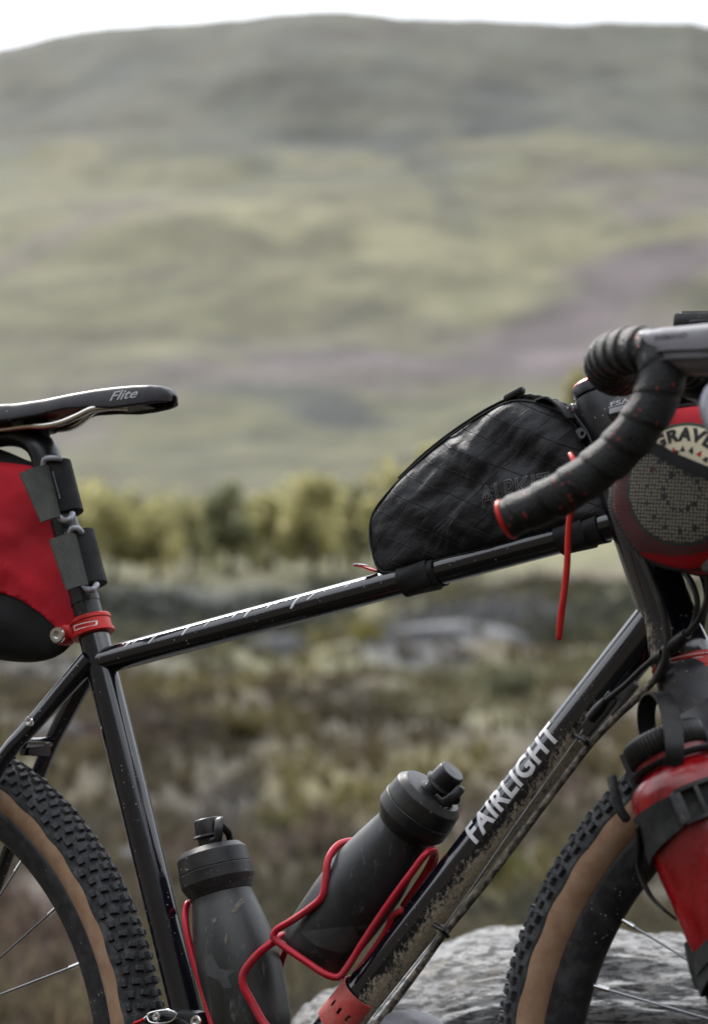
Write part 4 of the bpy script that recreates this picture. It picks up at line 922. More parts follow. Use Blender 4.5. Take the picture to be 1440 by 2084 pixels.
def lf(secs, k=7):
    out = []
    for i in range(len(secs) - 1):
        for q in range(k):
            t = q / k; f = t * t * (3 - 2 * t); a, b = secs[i], secs[i + 1]; out.append((np.array(a[0]) * (1 - t) + np.array(b[0]) * t, a[1], a[2], a[3] * (1 - t) + b[3] * t, a[4] * (1 - t) + b[4] * t))
    return out + [secs[-1]]
hood = loft('lever_hood', lf(hs), MT['hoodgrey'], LV, n=40, sq=2.6)
hb = bvh_of(hood)
h0, h1 = P(1332, 694, -238), P(1398, 688, -238); hu = nrm(h1 - h0); hv = nrm(np.array([-hu[2], 0, hu[0]]))
MT['emboss'] = mat('embossed_rubber', (.035, .035, .04), .55)
decal('lettering', text2d('SHIMANO', bold=.015), h0, hu, hv, np.linalg.norm(h1 - h0), .0042, (0, 1, 0), hb, MT['emboss'], LV, off=.0004, nx=20, ny=3)
for yy in (716, 733):
    tube('hood_seam', [P(1330, yy, -240), P(1365, yy - 3, -240.5), P(1400, yy - 4, -240.5), P(1445, yy - 6, -241), P(1500, yy - 8, -241)], .0011, MT['emboss'], LV, n=8, step=.004)
bl_pts = [P(1478, 765, -228), P(1452, 800, -228), P(1444, 826, -229), P(1454, 862, -230), P(1486, 910, -232), P(1530, 960, -236)]
tube('lever_blade', bl_pts, [.007, .0095, .0105, .0105, .0095, .007], MT['lever'], LV, n=24, step=.004, up=(0, 1, 0), flat=(1.15, .75), roundcap=True)
tube('lever_pivot', [P(1470, 748, -236), P(1470, 748, -206)], .006, MT['steel'], LV, n=16, step=.01)

# ---- cables, hoses
def cable(name, tr, r, mt, **k): return tube(name, [P(*t) for t in tr], r, MT[mt], BIKE, n=14, step=.004, **k)
cable('gear_cable_housing', [(1262, 1010, -34), (1285, 1090, -40), (1318, 1160, -42), (1345, 1230, -44), (1358, 1290, -44), (1352, 1345, -42), (1333, 1385, -34)], .0034, 'hose')
cable('gear_cable_housing', [(1310, 1060, -30), (1322, 1130, -34), (1342, 1210, -36), (1352, 1290, -36), (1345, 1350, -34), (1330, 1382, -30)], .0026, 'hose')
cable('brake_hose', [(1430, 1130, -70), (1440, 1200, -68), (1424, 1255, -62), (1397, 1290, -52), (1374, 1318, -44), (1340, 1335, -30), (1312, 1355, -26), (1270, 1395, -24), (1228, 1428, -23)], .0026, 'hose')
tube('cable_adjuster', [P(1396, 1290, -52), P(1378, 1306, -46), P(1356, 1325, -38)], [.0046, .0058, .0058], MT['hose'], BIKE, n=18, step=.003)
tube('cable_adjuster', [P(1350, 1330, -36), P(1324, 1346, -29)], [.0050, .0032], MT['hose'], BIKE, n=18, step=.003)
cable('front_brake_hose', [(1392, 1165, -20), (1408, 1190, -24), (1418, 1225, -26), (1412, 1262, -24), (1395, 1300, -22)], .0026, 'hose')
cable('front_gear_hose', [(1416, 1150, 20), (1432, 1185, 22), (1437, 1225, 22), (1428, 1270, 20), (1432, 1330, 10)], .0026, 'hose')
cable('muddy_brake_hose', [(1335, 1380, -32), (1290, 1425, -24), (1250, 1462, -22), (1208, 1505, -20), (1150, 1580, -18), (1060, 1700, -16), (975, 1812, -14), (900, 1905, -12), (850, 1975, -11), (790, 2055, -10), (740, 2120, -8)], .0031, 'mudhose')
cable('gear_inner_cable', [(1191, 1478, -21), (1040, 1690, -21), (897, 1895, -20), (760, 2070, -19)], .0006, 'wire')
tube('cable_stop', [P(1232, 1424, -23), P(1216, 1444, -22.5), P(1200, 1463, -22)], [.0034, .0052, .0050], MT['plastic'], BIKE, n=18, step=.003)
box('cable_boss', P(1222, 1452, -16), nrm(DTB - BB), (0, 1, 0), (-.6, 0, .8), .040, .012, .012, MT['paint'], BIKE, bev=.002)
box('cable_plate', P(1265, 1418, -14), nrm(DTB - BB), (0, 1, 0), (-.6, 0, .8), .034, .010, .010, MT['dtgrey'], BIKE, bev=.002)
dtd = nrm(DTB - BB)
for (a, b) in ((1186, 1518), (897, 1904)):
    tube('hose_clip', [P(a - 14, b - 22, -19), P(a + 4, b - 10, -24), P(a + 14, b + 2, -19)], .0022, MT['plastic'], BIKE, n=12, step=.003)
    tube('hose_clip_ring', [P(a + 4, b - 10, -19) - dtd * .003, P(a + 4, b - 10, -19) + dtd * .003], .0048, MT['mudhose'], BIKE, n=16, step=.002)

# ---- frame lettering
bdt = bvh_of(dt_ob)
dn = nrm(np.array([-dtd[2], 0, dtd[0]]))
f0 = P(962, 1712, -19); f1 = P(1140, 1496, -19); fu = nrm(f1 - f0)
bm = text2d('FAIRLIGHT', bold=.030, space=1.08)
decal('down_tube_lettering', bm, f0 - dn * .0042, dtd, dn, np.linalg.norm(f1 - f0), .0205, (-.1, 1, 0), bdt, MT['silver'], BIKE, off=.0003, nx=24, ny=10)
btt = bvh_of(tt_ob); tn = nrm(np.array([-dTT[2], 0, dTT[0]]))
def stroke(px, py, ln, wd, skew=.5):
    c = P(px, py + 6, -13); bm = poly_bm([(0, 0.06), (.14, 0), (.32, .12), (.62, .55), (1.0, .96), (.86, 1.0), (.55, .78), (.22, .42)])
    return decal('script_stroke', bm, c, dTT, tn, wd * 1.25, ln * .85, (0, 1, 0), btt, MT['silver'], BIKE, off=.0003, nx=4, ny=8)
for (px, py, ln, wd) in [(252, 1312, .0055, .0070), (268, 1305, .003, .0050), (303, 1304, .007, .0075), (371, 1288, .009, .0080), (415, 1270, .0045, .0055), (471, 1252, .0055, .0065), (497, 1251, .0085, .0075), (541, 1233, .0045, .006), (556, 1225, .003, .008), (592, 1234, .0115, .0090), (625, 1216, .0055, .0075), (700, 1190, .003, .006)]:
    stroke(px, py, ln, wd)
bsc = bvh_of(scl_ob)
def frame_print(parent, bv, a, b, h, off=.0004, th=.0007, mt='white'):
    a, b = np.array(a), np.array(b); u = nrm(b - a); w = np.linalg.norm(b - a); v = nrm(np.array([-u[2], 0, u[0]]))
    for (oo, ww, hh) in ((a, w, th), (a + v * (h - th), w, th), (a, th, h), (a + u * (w - th), th, h)):
        decal('print_line', poly_bm([(0, 0), (1, 0), (1, 1), (0, 1)]), oo, u, v, ww, hh, (0, 1, 0), bv, MT[mt], parent, off=off, nx=8, ny=1)
frame_print(BIKE, bsc, P(152, 1284, -19), P(190, 1272, -19), .0050)
u0, u1 = P(199, 1270, -19), P(221, 1266, -19); decal('clamp_lettering', text2d('HOPE', bold=.02), u0, nrm(u1 - u0), (0, 0, 1), np.linalg.norm(u1 - u0), .0050, (0, 1, 0), bsc, MT['white'], BIKE, off=.0004, nx=10, ny=2)
frame_print(BIKE, bvh_of(hc), P(1364, 1350, -27), P(1432, 1330, -27), .0036, th=.0006)

# ---- bottle cages
c1 = part('bottle_cage', 'right-hand cage, on the down tube')
def wire(tr, r=.0031, par=None, **k): return tube('cage_wire', [P(*t) for t in tr], r, MT['red_cage'], par, n=14, step=.004, **k)
wire([(735, 1712, 20), (710, 1712, 4), (688, 1720, -12), (668, 1748, -28), (662, 1790, -33), (655, 1825, -36), (628, 1850, -37), (590, 1876, -38), (560, 1895, -39), (556, 1908, -40), (572, 1922, -38), (620, 1955, -36), (665, 1984, -32), (688, 1989, -28), (704, 1972, -26), (740, 1915, -24), (790, 1840, -23), (840, 1772, -22), (868, 1736, -18), (880, 1730, -10), (882, 1742, 4), (866, 1775, 14), (820, 1845, 16)], .0033, c1)
wire([(884, 1732, 6), (886, 1745, 12), (870, 1780, 14), (835, 1832, 16), (790, 1895, 18), (745, 1960, 20), (720, 1990, 18), (700, 1994, 10)], .0030, c1)
wire([(822, 1852, -12), (800, 1862, -14), (788, 1890, -12), (752, 1945, -12), (730, 1975, -10), (718, 1992, -6)], .0030, c1)
c2 = part('bottle_cage', 'left-hand cage, on the seat tube')
wire([(392, 1842, 14), (388, 1838, 2), (380, 1842, -10), (377, 1860, -16), (379, 1890, -20), (390, 1940, -22), (408, 2000, -24), (424, 2055, -26), (440, 2115, -28), (448, 2150, -28)], .0034, c2)
wire([(594, 1918, 10), (576, 1904, -12), (560, 1914, -30), (538, 1930, -37), (512, 1956, -39), (494, 1985, -40), (496, 2008, -40), (512, 2038, -38), (532, 2075, -36), (556, 2115, -34), (500, 2160, -30), (452, 2152, -26)], .0037, c2)
wire([(590, 1916, 12), (572, 1960, 30), (560, 2030, 34), (560, 2100, 30)], .0030, c2)

# ---- red perforated clamp band and parts at the frame's foot
rb0 = P(735, 2032, 0); s_b = (rb0 - BB) @ dtd
V = []; F = []; aa = np.linspace(rad(-70), rad(118), 30); Rb = .0208
bm = bmesh.new(); W0 = -.034; W1 = 0.006
nx_, ny_ = 44, 12; vg = {}
a0, a1 = rad(-20), rad(150)
for i in range(nx_ + 1):
    for j in range(ny_ + 1):
        a = a0 + (a1 - a0) * i / nx_; x = W0 + (W1 - W0) * j / ny_
        p = BB + dtd * (s_b + x) + dn * (math.cos(a) * Rb) + np.array([0, -1, 0]) * (math.sin(a) * Rb); vg[i, j] = bm.verts.new(p)
hol = [(7, 6), (14, 6), (21, 6), (28, 6), (35, 6)]
for i in range(nx_):
    for j in range(ny_):
        if any(abs(i - h[0] + .0) <= 0 and abs(j - h[1]) <= 0 for h in hol): continue
        if any(i in (h[0], h[0] + 1) and j in (h[1], h[1] - 1) for h in hol): continue
        bm.faces.new((vg[i, j], vg[i + 1, j], vg[i + 1, j + 1], vg[i, j + 1]))
bmesh.ops.recalc_face_normals(bm, faces=bm.faces); bm.verts.index_update(); me = bpy.data.meshes.new('perforated_band'); bm.to_mesh(me); bm.free(); me.materials.append(MT['red_band'])
o = bpy.data.objects.new('perforated_band', me); COL.objects.link(o); o.parent = BIKE; m_ = o.modifiers.new('t', 'SOLIDIFY'); m_.thickness = .0012; m_.offset = 0
o['label'] = 'faded red band with punched holes round the foot of the down tube'
c0 = P(822, 2078, -8); lathe('grey_cover', c0 - np.array([0, .0, .05]), nrm(np.array([.45, -.35, 1.0])), [(.030, -.05), (.032, .02), (.0315, .046), (.029, .052), (.020, .057), (.0, .060)], MT['dtgrey'], BIKE, n=40)
# front derailleur
fd = part('front_derailleur')
tube('cable_anchor_ring', [P(300, 2066, -30), P(318, 2058, -32), P(345, 2056, -33), (P(360, 2064, -33)), P(352, 2076, -33), P(325, 2083, -32), P(303, 2078, -31)], .0009, MT['steel'], fd, n=8, step=.002, closed=True)
tube('cable_end', [P(274, 2083, -30), P(284, 2079, -30), P(292, 2075, -30)], .0018, MT['red_anod'], fd, n=12, step=.002, roundcap=True)
tube('derailleur_cable', [P(290, 2076, -30), P(302, 2066, -30), P(322, 2058, -30)], .0008, MT['steel'], fd, n=8, step=.002)
tube('derailleur_link', [P(312, 2072, -26), P(345, 2070, -24), P(395, 2092, -22), P(420, 2140, -22)], [.005, .007, .009, .010], MT['satin'], fd, n=16, step=.004, roundcap=True)
bolt('derailleur_bolt', P(322, 2070, -34), (0, -1, .2), .0042, .004, MT['steel'], fd)
bolt('derailleur_bolt', P(402, 2080, -34), (0, -1, .1), .0058, .004, MT['steel'], fd)
V_, F_ = box_vf(P(398, 2100, -20), SD, (0, 1, 0), (1, 0, 0), .040, .020, .030, .006); mk('derailleur_body', V_, F_, MT['satin'], fd)
# cranks, ring and pedals stay below the picture, built simply
lathe('chainring', BB + np.array([0, -.040, 0]), (0, -1, 0), [(.030, 0), (.079, 0), (.081, .001), (.079, .003), (.030, .003)], MT['satin'], BIKE, n=80, rfun=lambda h, t: .0018 * np.sin(t * 40) * (h > -.1), up=(1, 0, 0))
tube('crank_arm', [BB + np.array([0, -.052, 0]), BB + np.array([.09, -.060, -.02]), BB + np.array([.168, -.068, -.035])], [.015, .011, .012], MT['satin'], BIKE, n=16, step=.01, roundcap=True)
tube('crank_arm', [BB + np.array([0, .052, 0]), BB + np.array([-.09, .060, .02]), BB + np.array([-.168, .068, .035])], [.015, .011, .012], MT['satin'], BIKE, n=16, step=.01, roundcap=True)

# ================================================================== bottles
def bottle(name, label, bot, top, rb, rn, rc, mt, hneck, seed, spoutdir):
    """bot/top: axis points at the base and at the foot of the lid"""
    bot, top = np.array(bot), np.array(top); ax = nrm(top - bot); H = np.linalg.norm(top - bot)
    t = thing(name, label, 'bottle', bot, None)
    lathe('bottle_body', bot, ax, [(0, .004), (rb * .60, .003), (rb * .72, 0), (rb * .86, .002), (rb * .91, .007), (rb * .935, .014), (rb * .97, H * .22), (rb, H * .40), (rb * 1.0, H * .52), (rb * .965, H * .66), (rb * .87, H * .81), (rn * 1.06, H * .92), (rn, H * .975), (rn, H + .004)], MT[mt], t, n=64, sharp=30)
    lathe('lid', bot + ax * H, ax, [(rn * .98, -.001), (rn * 1.03, .0), (rn * 1.05, .0020), (rc * .985, .0105), (rc * 1.0, .0120), (rc * 1.0, .0226), (rc * .985, .0232)], MT['cap'], t, n=64, sharp=16)
    lathe('lid_top', bot + ax * H, ax, [(rc * .960, .0234), (rc * .985, .0240), (rc * .955, .0375), (rc * .945, .0383), (rc * .80, .0435), (rc * .74, .0440), (rc * .5, .0446), (0, .0448)], MT['cap'], t, n=64, sharp=16)
    sd_ = np.array(spoutdir, float); sd_ = nrm(sd_ - ax * (sd_ @ ax)); c = bot + ax * (H + .0435) + sd_ * rc * .12; oth = np.cross(ax, sd_)
    a2 = nrm(ax + sd_ * .10)
    lathe('spout', c, ax, [(.0155, -.002), (.0155, .002), (.0118, .0030), (.0118, .0090), (.0125, .0095), (.0125, .0105), (0, .0105)], MT['plastic'], t, n=32)
    lathe('spout_cover', c + ax * .0100, a2, [(.0150, 0), (.0155, .0010), (.0142, .0024), (.0132, .0030), (.0124, .0150), (.0118, .0166), (.0108, .0174), (0, .0178)], MT['plastic'], t, n=36, sharp=30)
    # hinge loop of the cover, and a small catch opposite
    hp = c + ax * .004
    tube('cover_hinge', [hp + sd_ * .0140 + oth * .006 + ax * .016, hp + sd_ * .0185 + oth * .004 + ax * .018, hp + sd_ * .0225 + ax * .010, hp + sd_ * .0190 - oth * .003 - ax * .001, hp + sd_ * .0120 - oth * .006 - ax * .002], .0021, MT['plastic'], t, n=12, step=.001, up=tuple(oth), flat=(2.1, .75), roundcap=True)
    tube('cover_hinge', [hp + sd_ * .0100 + oth * .0145 - ax * .002, hp + sd_ * .0180 + oth * .010 + ax * .004, hp + sd_ * .0195 + oth * .004 + ax * .012], .0016, MT['plastic'], t, n=10, step=.001, up=tuple(oth), flat=(2.0, .8), roundcap=True)
    V_, F_ = box_vf(hp - sd_ * .0165 + ax * .0045, sd_, oth, ax, .006, .009, .004, .001); mk('catch', V_, F_, MT['plastic'], t)
    return t, bot, ax, H
b1, *_q = bottle('water_bottle', 'smoky black sports bottle leaning along the down tube, pale triangle near its base', P(634, 1941, 0), P(823, 1686, 0), .0358, .0265, .0342, 'bottle', .1, 1, (.9, -.5, -.6))
b2, *_q = bottle('water_bottle', 'scuffed black sports bottle standing upright on the seat tube, left of the other', P(520, 2108, 0), P(451, 1820, 0), .0385, .0285, .0348, 'bottle2', .1, 2, (.8, -.45, .1))
MT['bprint'] = mat('faint_bottle_print', (.050, .053, .057), .45, dust=.3, dustcol=(.08, .08, .08), dscale=90)
bb1 = bvh_of(*[c for c in b1.children if c.name.startswith('bottle_body')])
def tri(pix, Y, bv, par, mt): 
    W3 = [P(a, b, Y) for a, b in pix]; pts = [(p[0], p[2]) for p in W3]; x0, x1 = min(p[0] for p in pts), max(p[0] for p in pts); z0, z1 = min(p[1] for p in pts), max(p[1] for p in pts)
    d = nrm(FV * [1, 1, 0]); 
    return decal('bottle_print', poly_bm(pts), (x0, Y / 1000., z0), (1, 0, 0), (0, 0, 1), x1 - x0, z1 - z0, (0, 1, 0), bv, MT[mt], par, off=.0003, nx=14, ny=14)
tri([(612, 1896), (706, 1884), (706, 1916), (676, 1942), (640, 1925)], -34, bb1, b1, 'bprint')
tri([(708, 1888), (738, 1876), (722, 1905)], -34, bb1, b1, 'bprint')
bb2 = bvh_of(*[c for c in b2.children if c.name.startswith('bottle_body')])
tri([(410, 1945), (432, 1942), (448, 1972), (474, 1976), (462, 1988), (470, 2010), (455, 2012), (445, 1994), (420, 1985)], -38, bb2, b2, 'bprint')

MT['drip'] = mat('dried_mud_drip', (.13, .12, .10), .9, var=.3, vscale=300)
for k_, dp_ in enumerate(([(470, 1788), (476, 1786), (468, 1806), (463, 1830), (459, 1856), (455, 1860), (452, 1855), (457, 1830), (461, 1808)], [(446, 1792), (456, 1787), (459, 1790), (452, 1796), (447, 1797)],
           [(515, 1822), (519, 1832), (526, 1846), (524, 1862), (528, 1880), (522, 1874), (520, 1896), (515, 1884), (509, 1892), (511, 1868), (507, 1876), (512, 1850), (508, 1846)], [(454, 1898), (457, 1912), (455, 1922), (451, 1914)], [(424, 1872), (432, 1868), (434, 1876), (428, 1880)])):
    Wd_ = [P(x_, y_, -38) for x_, y_ in dp_]; p2 = [(q[0], q[2]) for q in Wd_]; xa, xb = min(q[0] for q in p2), max(q[0] for q in p2); za, zb = min(q[1] for q in p2), max(q[1] for q in p2)
    decal('mud_drip', poly_bm(p2), (xa, -.038, za), (1, 0, 0), (0, 0, 1), xb - xa, zb - za, (0, 1, 0), bb2, MT['drip'], b2, off=.0004, nx=6, ny=6)
# red wide-mouth bottle on the fork
def redb():
    top = P(1335, 1470, -92); low = P(1550, 1966, -92); ax = nrm(low - top); H = .215
    t = thing('wide_mouth_bottle', 'translucent red wide-mouth bottle with a black screw lid, strapped to the fork', 'bottle', low, None)
    o = P(1343, 1494, -92)                            # middle of the lid's upper face
    tilt = ax
    body = lathe('bottle_body', o, ax, [(.0290, .010), (.0290, .0200), (.0300, .0205), (.0300, .0240), (.0290, .0245), (.0290, .0300), (.0320, .0325), (.0380, .0360), (.0425, .0415), (.0448, .0490), (.0450, .0600), (.0450, .1630), (.0440, .1760), (.0410, .1850), (.0350, .1910), (.0, .1920)], MT['redbottle'], t, n=72, sharp=25)
    lathe('lid', o, ax, [(0, 0), (.0295, .0), (.0318, .0012), (.0326, .003), (.0326, .0180), (.0312, .0190)], MT['plastic'], t, n=280, rfun=lambda h, th: (.0005 * np.sin(th * 60) if .001 < h < .021 else 0 * th), sharp=60)
    lathe('retainer_ring', o, ax, [(.0290, .0252), (.0336, .0254), (.0344, .0268), (.0336, .0283), (.0290, .0285)], MT['plastic'], t, n=64)
    ribbon('lid_loop', [P(1322, 1506, -66), P(1315, 1478, -68), P(1314, 1446, -74), P(1322, 1420, -84), P(1338, 1410, -98), P(1353, 1424, -112), P(1363, 1455, -121), P(1370, 1500, -127), P(1372, 1535, -129), P(1368, 1560, -128)], RV, .0145, .0022, MT['plastic'], t, step=.0015)
    lathe('loop_hub', o + ax * .0245, ax, [(.0340, 0), (.0348, .0005), (.0348, .0012), (.0340, .0016)], MT['plastic'], t, n=64)
    return t, body, o, ax
rbt, rbody, ro, rax = redb()
def around(R, h, a, tilt=0):
    """point on a ring round the red bottle; a = angle, 0 faces the camera, + towards the right"""
    f = -FV * [1, 1, 0]; f = nrm(f - rax * (f @ rax)); s = nrm(np.cross(rax, f)); s = s if s @ RV > 0 else -s
    return ro + rax * (h + tilt * math.sin(a)) + f * math.cos(a) * R + s * math.sin(a) * R
lowers = P(1430, 1850, -92)
up_st = thing('cargo_strap', 'upper black webbing strap with a side-release buckle round the red bottle', 'strap', around(.047, .07, 0), 'straps holding the red bottle')
pts = [around(.0462, .0685, a, 0) for a in np.linspace(-2.6, 2.6, 30)]
ribbon('webbing', pts, rax, .024, .0018, MT['strap'], up_st, step=.003)
pts = [around(.0478, .083 - .009 * (a + 1), a, 0) for a in np.linspace(-1.75, .9, 20)]
ribbon('webbing', pts, nrm(rax + np.array([.1, -.2, 0])), .012, .0016, MT['strap'], up_st, step=.003)
bc_ = [around(.0500, .0690 , a, 0) for a in np.linspace(-.30, .85, 8)]
for (w0, w1, mtn) in ((-.0140, -.0115, 'plastic'), (.0115, .0140, 'plastic')):
    ribbon('buckle_rail', [p + rax * (w0 + w1) / 2 for p in bc_], rax, .0032, .0050, MT['hose'], up_st, step=.003)
for i_, wdt in ((0, .009), (2, .004), (4, .003), (5, .003), (7, .006)):
    p = bc_[i_]; fw = nrm(p - (ro + rax * ((p - ro) @ rax))); tg = np.cross(rax, fw); box('buckle_bar', p, tg, fw, rax, wdt, .0046, .026, MT['carbon' if i_ == 0 else 'hose'], up_st, bev=.0012)
tube('strap_end', [P(1245, 1585, -78), P(1250, 1612, -84), P(1262, 1650, -86), P(1272, 1665, -84)], .0040, MT['strap'], up_st, n=12, step=.002, roundcap=True)
ribbon('webbing', [P(1300, 1668, -118), P(1302, 1720, -108), P(1300, 1770, -104), P(1322, 1822, -104), P(1362, 1862, -110)], (.25, -.9, .1), .024, .0018, MT['strap'], up_st, step=.003)
lo_st = thing('cargo_strap', 'lower bunched black webbing strap with a loose tail round the foot of the red bottle', 'strap', around(.047, .17, 0), 'straps holding the red bottle')
for k_, (hh, RR) in enumerate(((.158, .0465), (.166, .0482), (.174, .0470), (.163, .0500))):
    ribbon('webbing', [around(RR, hh, a, -.020 - .003 * k_) for a in np.linspace(-2.4, 2.4, 30)], nrm(rax + np.array([0, -.5, .25 * (k_ - 1)])), .018, .0020, MT['strap'], lo_st, step=.003)
ribbon('strap_tail', [P(1398, 1915, -110), P(1406, 1950, -112), P(1416, 1985, -112), P(1425, 2012, -110)], [(.5, -.5, .1), (.8, -.5, .1)], .014, .0018, MT['strap'], lo_st, step=.003)
box('cage_plate', P(1380, 1760, -62), rax, (0, 1, 0), (1, 0, .3), .20, .006, .020, MT['satin'], fk, bev=.002)

# ================================================================== bags
def pillow(name, outline, hw, mt, parent, p=5.0, q=2.2, nr=26, wr=0.0, cy=0.0, seed=0, uvs=True, step=.004, tap=None):
    """closed bag: outline = world points (x,z used) round the side; hw half width; returns object"""
    O, _ = resample([np.array([a[0], 0, a[2]]) for a in outline], step, closed=True); n = len(O); c = O.mean(0)
    V = []; U = []; ks = np.sin(np.linspace(0, math.pi / 2, nr)); ks[0] = .02
    def side(s):
        for k in ks:
            X = c + (O - c) * k; y = s * hw * (1 - k ** p) ** (1 / q)
            if wr:
                w = fbm(X[:, 0] * 28 + seed, X[:, 2] * 28, np.full(n, s * 3.0), 4, seed); w2 = np.abs(fbm(X[:, 0] * 16 + X[:, 2] * 22 + 3, X[:, 2] * 6, np.full(n, s * 5.0), 3, seed + 9)); w3 = np.abs(fbm(X[:, 0] * 30 - X[:, 2] * 34, X[:, 2] * 10 + X[:, 0] * 9, np.full(n, s * 7.0), 3, seed + 4))
                y = y + s * wr * (w * .9 - w2 * 1.6 - w3 * 1.2 + .4) * (1 - k ** 8)
            Z = X + np.array([0, 1, 0]) * (np.zeros(n)[:, None]); Z[:, 1] = y * (tap(X[:, 0]) if tap else 1) + cy; V.append(Z); U.append(np.stack([X[:, 0], X[:, 2]], 1))
    side(-1); side(1); V = np.concatenate(V); U = np.concatenate(U); F = []
    for s in (0, 1):
        b = s * nr * n
        for i in range(nr - 1):
            for j in range(n):
                f = (b + i*n + j, b + i*n + (j+1) % n, b + (i+1)*n + (j+1) % n, b + (i+1)*n + j); F.append(f if s else f[::-1])
        cc = tuple(b + j for j in range(n)); F.append(cc if not s else cc[::-1])
    b0 = (nr - 1) * n; b1_ = nr * n + (nr - 1) * n
    for j in range(n): F.append((b0 + j, b0 + (j+1) % n, b1_ + (j+1) % n, b1_ + j))
    o = mk(name, V, F, MT[mt], parent, uv=U, sharp=0)
    bm = bmesh.new(); bm.from_mesh(o.data); bmesh.ops.remove_doubles(bm, verts=bm.verts, dist=1e-5); bmesh.ops.recalc_face_normals(bm, faces=bm.faces); bm.to_mesh(o.data); bm.free()
    return o, O
fb_out = [(762, 1170), (744, 1130), (738, 1082), (745, 1046), (768, 1012), (802, 974), (845, 932), (896, 890), (946, 855), (994, 826), (1042, 806), (1080, 807), (1120, 818), (1155, 836), (1180, 862), (1196, 900), (1215, 960), (1238, 1030), (1244, 1052), (1150, 1080), (1050, 1104), (950, 1130), (860, 1152)]
fbg = thing('top_tube_bag', 'black quilted-looking frame bag with diamond seams, strapped on top of the top tube', 'bag', P(980, 1130, 0))
bag, OB = pillow('bag_body', [P(a, b, -14) for a, b in fb_out], .0260, 'xpac', fbg, p=4.2, q=1.9, wr=.0056, seed=3, step=.003)
# welted seam round the near side, and the zip along the top
for s in (-1, 1):
    k = .952; c = OB.mean(0); pts = [c + (o_ - c) * k + np.array([0, s * .0116, 0]) for o_ in OB[::3]]
    tube('piping', pts, .0011, MT['band'], fbg, n=8, step=.004, closed=True)
topo = [P(a, b, -14) for a, b in fb_out[5:15]]
ribbon('zip_tape', [np.array([p[0], 0, p[2]]) + np.array([0, 0, .0012]) for p in topo], (0, 1, 0), .016, .0012, MT['plastic'], fbg)
tube('zip_teeth', [np.array([p[0], 0, p[2]]) + np.array([0, 0, .0022]) for p in topo], .0016, MT['plastic'], fbg, n=8, step=.0016, rfun=lambda s, th: .0005 * math.sin(s * 3000))
V_, F_ = box_vf(P(1046, 803, -6), (1, 0, .35), (0, 1, 0), (0, 0, 1), .020, .008, .006, .002); mk('zip_puller', V_, F_, MT['plastic'], fbg)
ribbon('webbing_loop', [P(1098, 818, -8), P(1118, 812, -14), P(1140, 826, -18), P(1162, 852, -20)], (.4, 1, -.2), .012, .0016, MT['band'], fbg)
bfb = bvh_of(bag)
a0_, a1_ = P(978, 1034, -28), P(1112, 1000, -28); au = nrm(a1_ - a0_); av = nrm(np.array([-au[2], 0, au[0]]))
MT['dimprint'] = mat('dim_grey_print', (.13, .13, .135), .5)
decal('bag_lettering', text2d('ALPKIT', outline=.012, space=1.05), a0_, au, av, np.linalg.norm(a1_ - a0_), .0190, (0, 1, 0), bfb, MT['dimprint'], fbg, off=.0005, nx=24, ny=6)
def tube_wrap(name, s0_, s1_, R, parent, mt='band'):
    """sleeve strap round the top tube between two pixels along it"""
    a = TTA + dTT * ((s0_ - TTA) @ dTT); b = TTA + dTT * ((s1_ - TTA) @ dTT)
    return tube(name, [a, (a + b) / 2, b], R, MT[mt], parent, n=32, step=.003, flat=(1.0, 1.12), rfun=lambda s, th: .0006 * np.sin(th * 5 + s * 80))
tube_wrap('tube_strap', P(808, 1175, -14), P(868, 1160, -14), .0158, fbg)
tube_wrap('tube_strap', P(855, 1160, -14), P(880, 1155, -14), .0148, fbg)
tube_wrap('tube_strap', P(1128, 1094, -14), P(1186, 1082, -14), .0155, fbg)
tube_wrap('tube_strap', P(1180, 1082, -14), P(1214, 1074, -14), .0146, fbg)
ribbon('pull_tab', [P(768, 1163, -4), P(752, 1158, -5), P(736, 1151, -6), P(728, 1152, -6)], (0, 1, .0), .014, .0016, MT['red_anod'], fbg)
ribbon('pull_tab_edge', [P(742, 1151, -6), P(734, 1148.5, -6), P(727, 1150, -6)], (0, 1, .0), .0145, .0012, MT['white'], fbg)
ribbon('head_strap', [P(1170, 850, -14), P(1196, 885, -20), P(1212, 915, -24), P(1235, 925, -24), P(1262, 900, -24), P(1275, 858, -24)], (.1, -.8, .5), .013, .0016, MT['band'], fbg)
tube('zip_cord', [P(1160, 925, -60), P(1168, 940, -66), P(1178, 962, -66), P(1180, 1000, -62), P(1168, 1030, -60), P(1160, 1046, -60), P(1155, 1090, -60), P(1153, 1150, -61), P(1146, 1215, -62), P(1139, 1270, -62), P(1137, 1298, -62)], [.0024, .0026, .0026, .0026, .0026, .0027, .0027, .0028, .0030, .0031, .0027], MT['red_anod'], fbg, n=14, step=.004, roundcap=True)

# saddle bag
sb = thing('saddle_bag', 'red and black bikepacking bag strapped behind the seatpost, its red side panel facing out', 'bag', P(0, 1330, 0))
so_out = [(20, 930), (50, 940), (82, 985), (108, 1060), (135, 1140), (148, 1205), (140, 1250), (118, 1290), (92, 1322), (55, 1340), (0, 1344), (-80, 1330), (-250, 1250), (-420, 1150), (-560, 1050), (-620, 960), (-560, 900), (-300, 880), (-60, 900)]
sbody, _o = pillow('bag_body', [P(a, b, -30) for a, b in so_out], .060, 'band', sb, p=4.5, q=1.7, wr=.0060, seed=12, step=.006, tap=lambda X: .30 + .70 * sstep(-.165, -.30, X))
bsb = bvh_of(sbody)
pan = [(-420, 985), (-200, 930), (-40, 930), (8, 943), (36, 955), (56, 985), (74, 1030), (96, 1090), (118, 1150), (135, 1200), (132, 1222), (112, 1246), (78, 1274), (45, 1290), (36, 1297), (24, 1282), (0, 1248), (-50, 1205), (-200, 1175), (-400, 1110)]
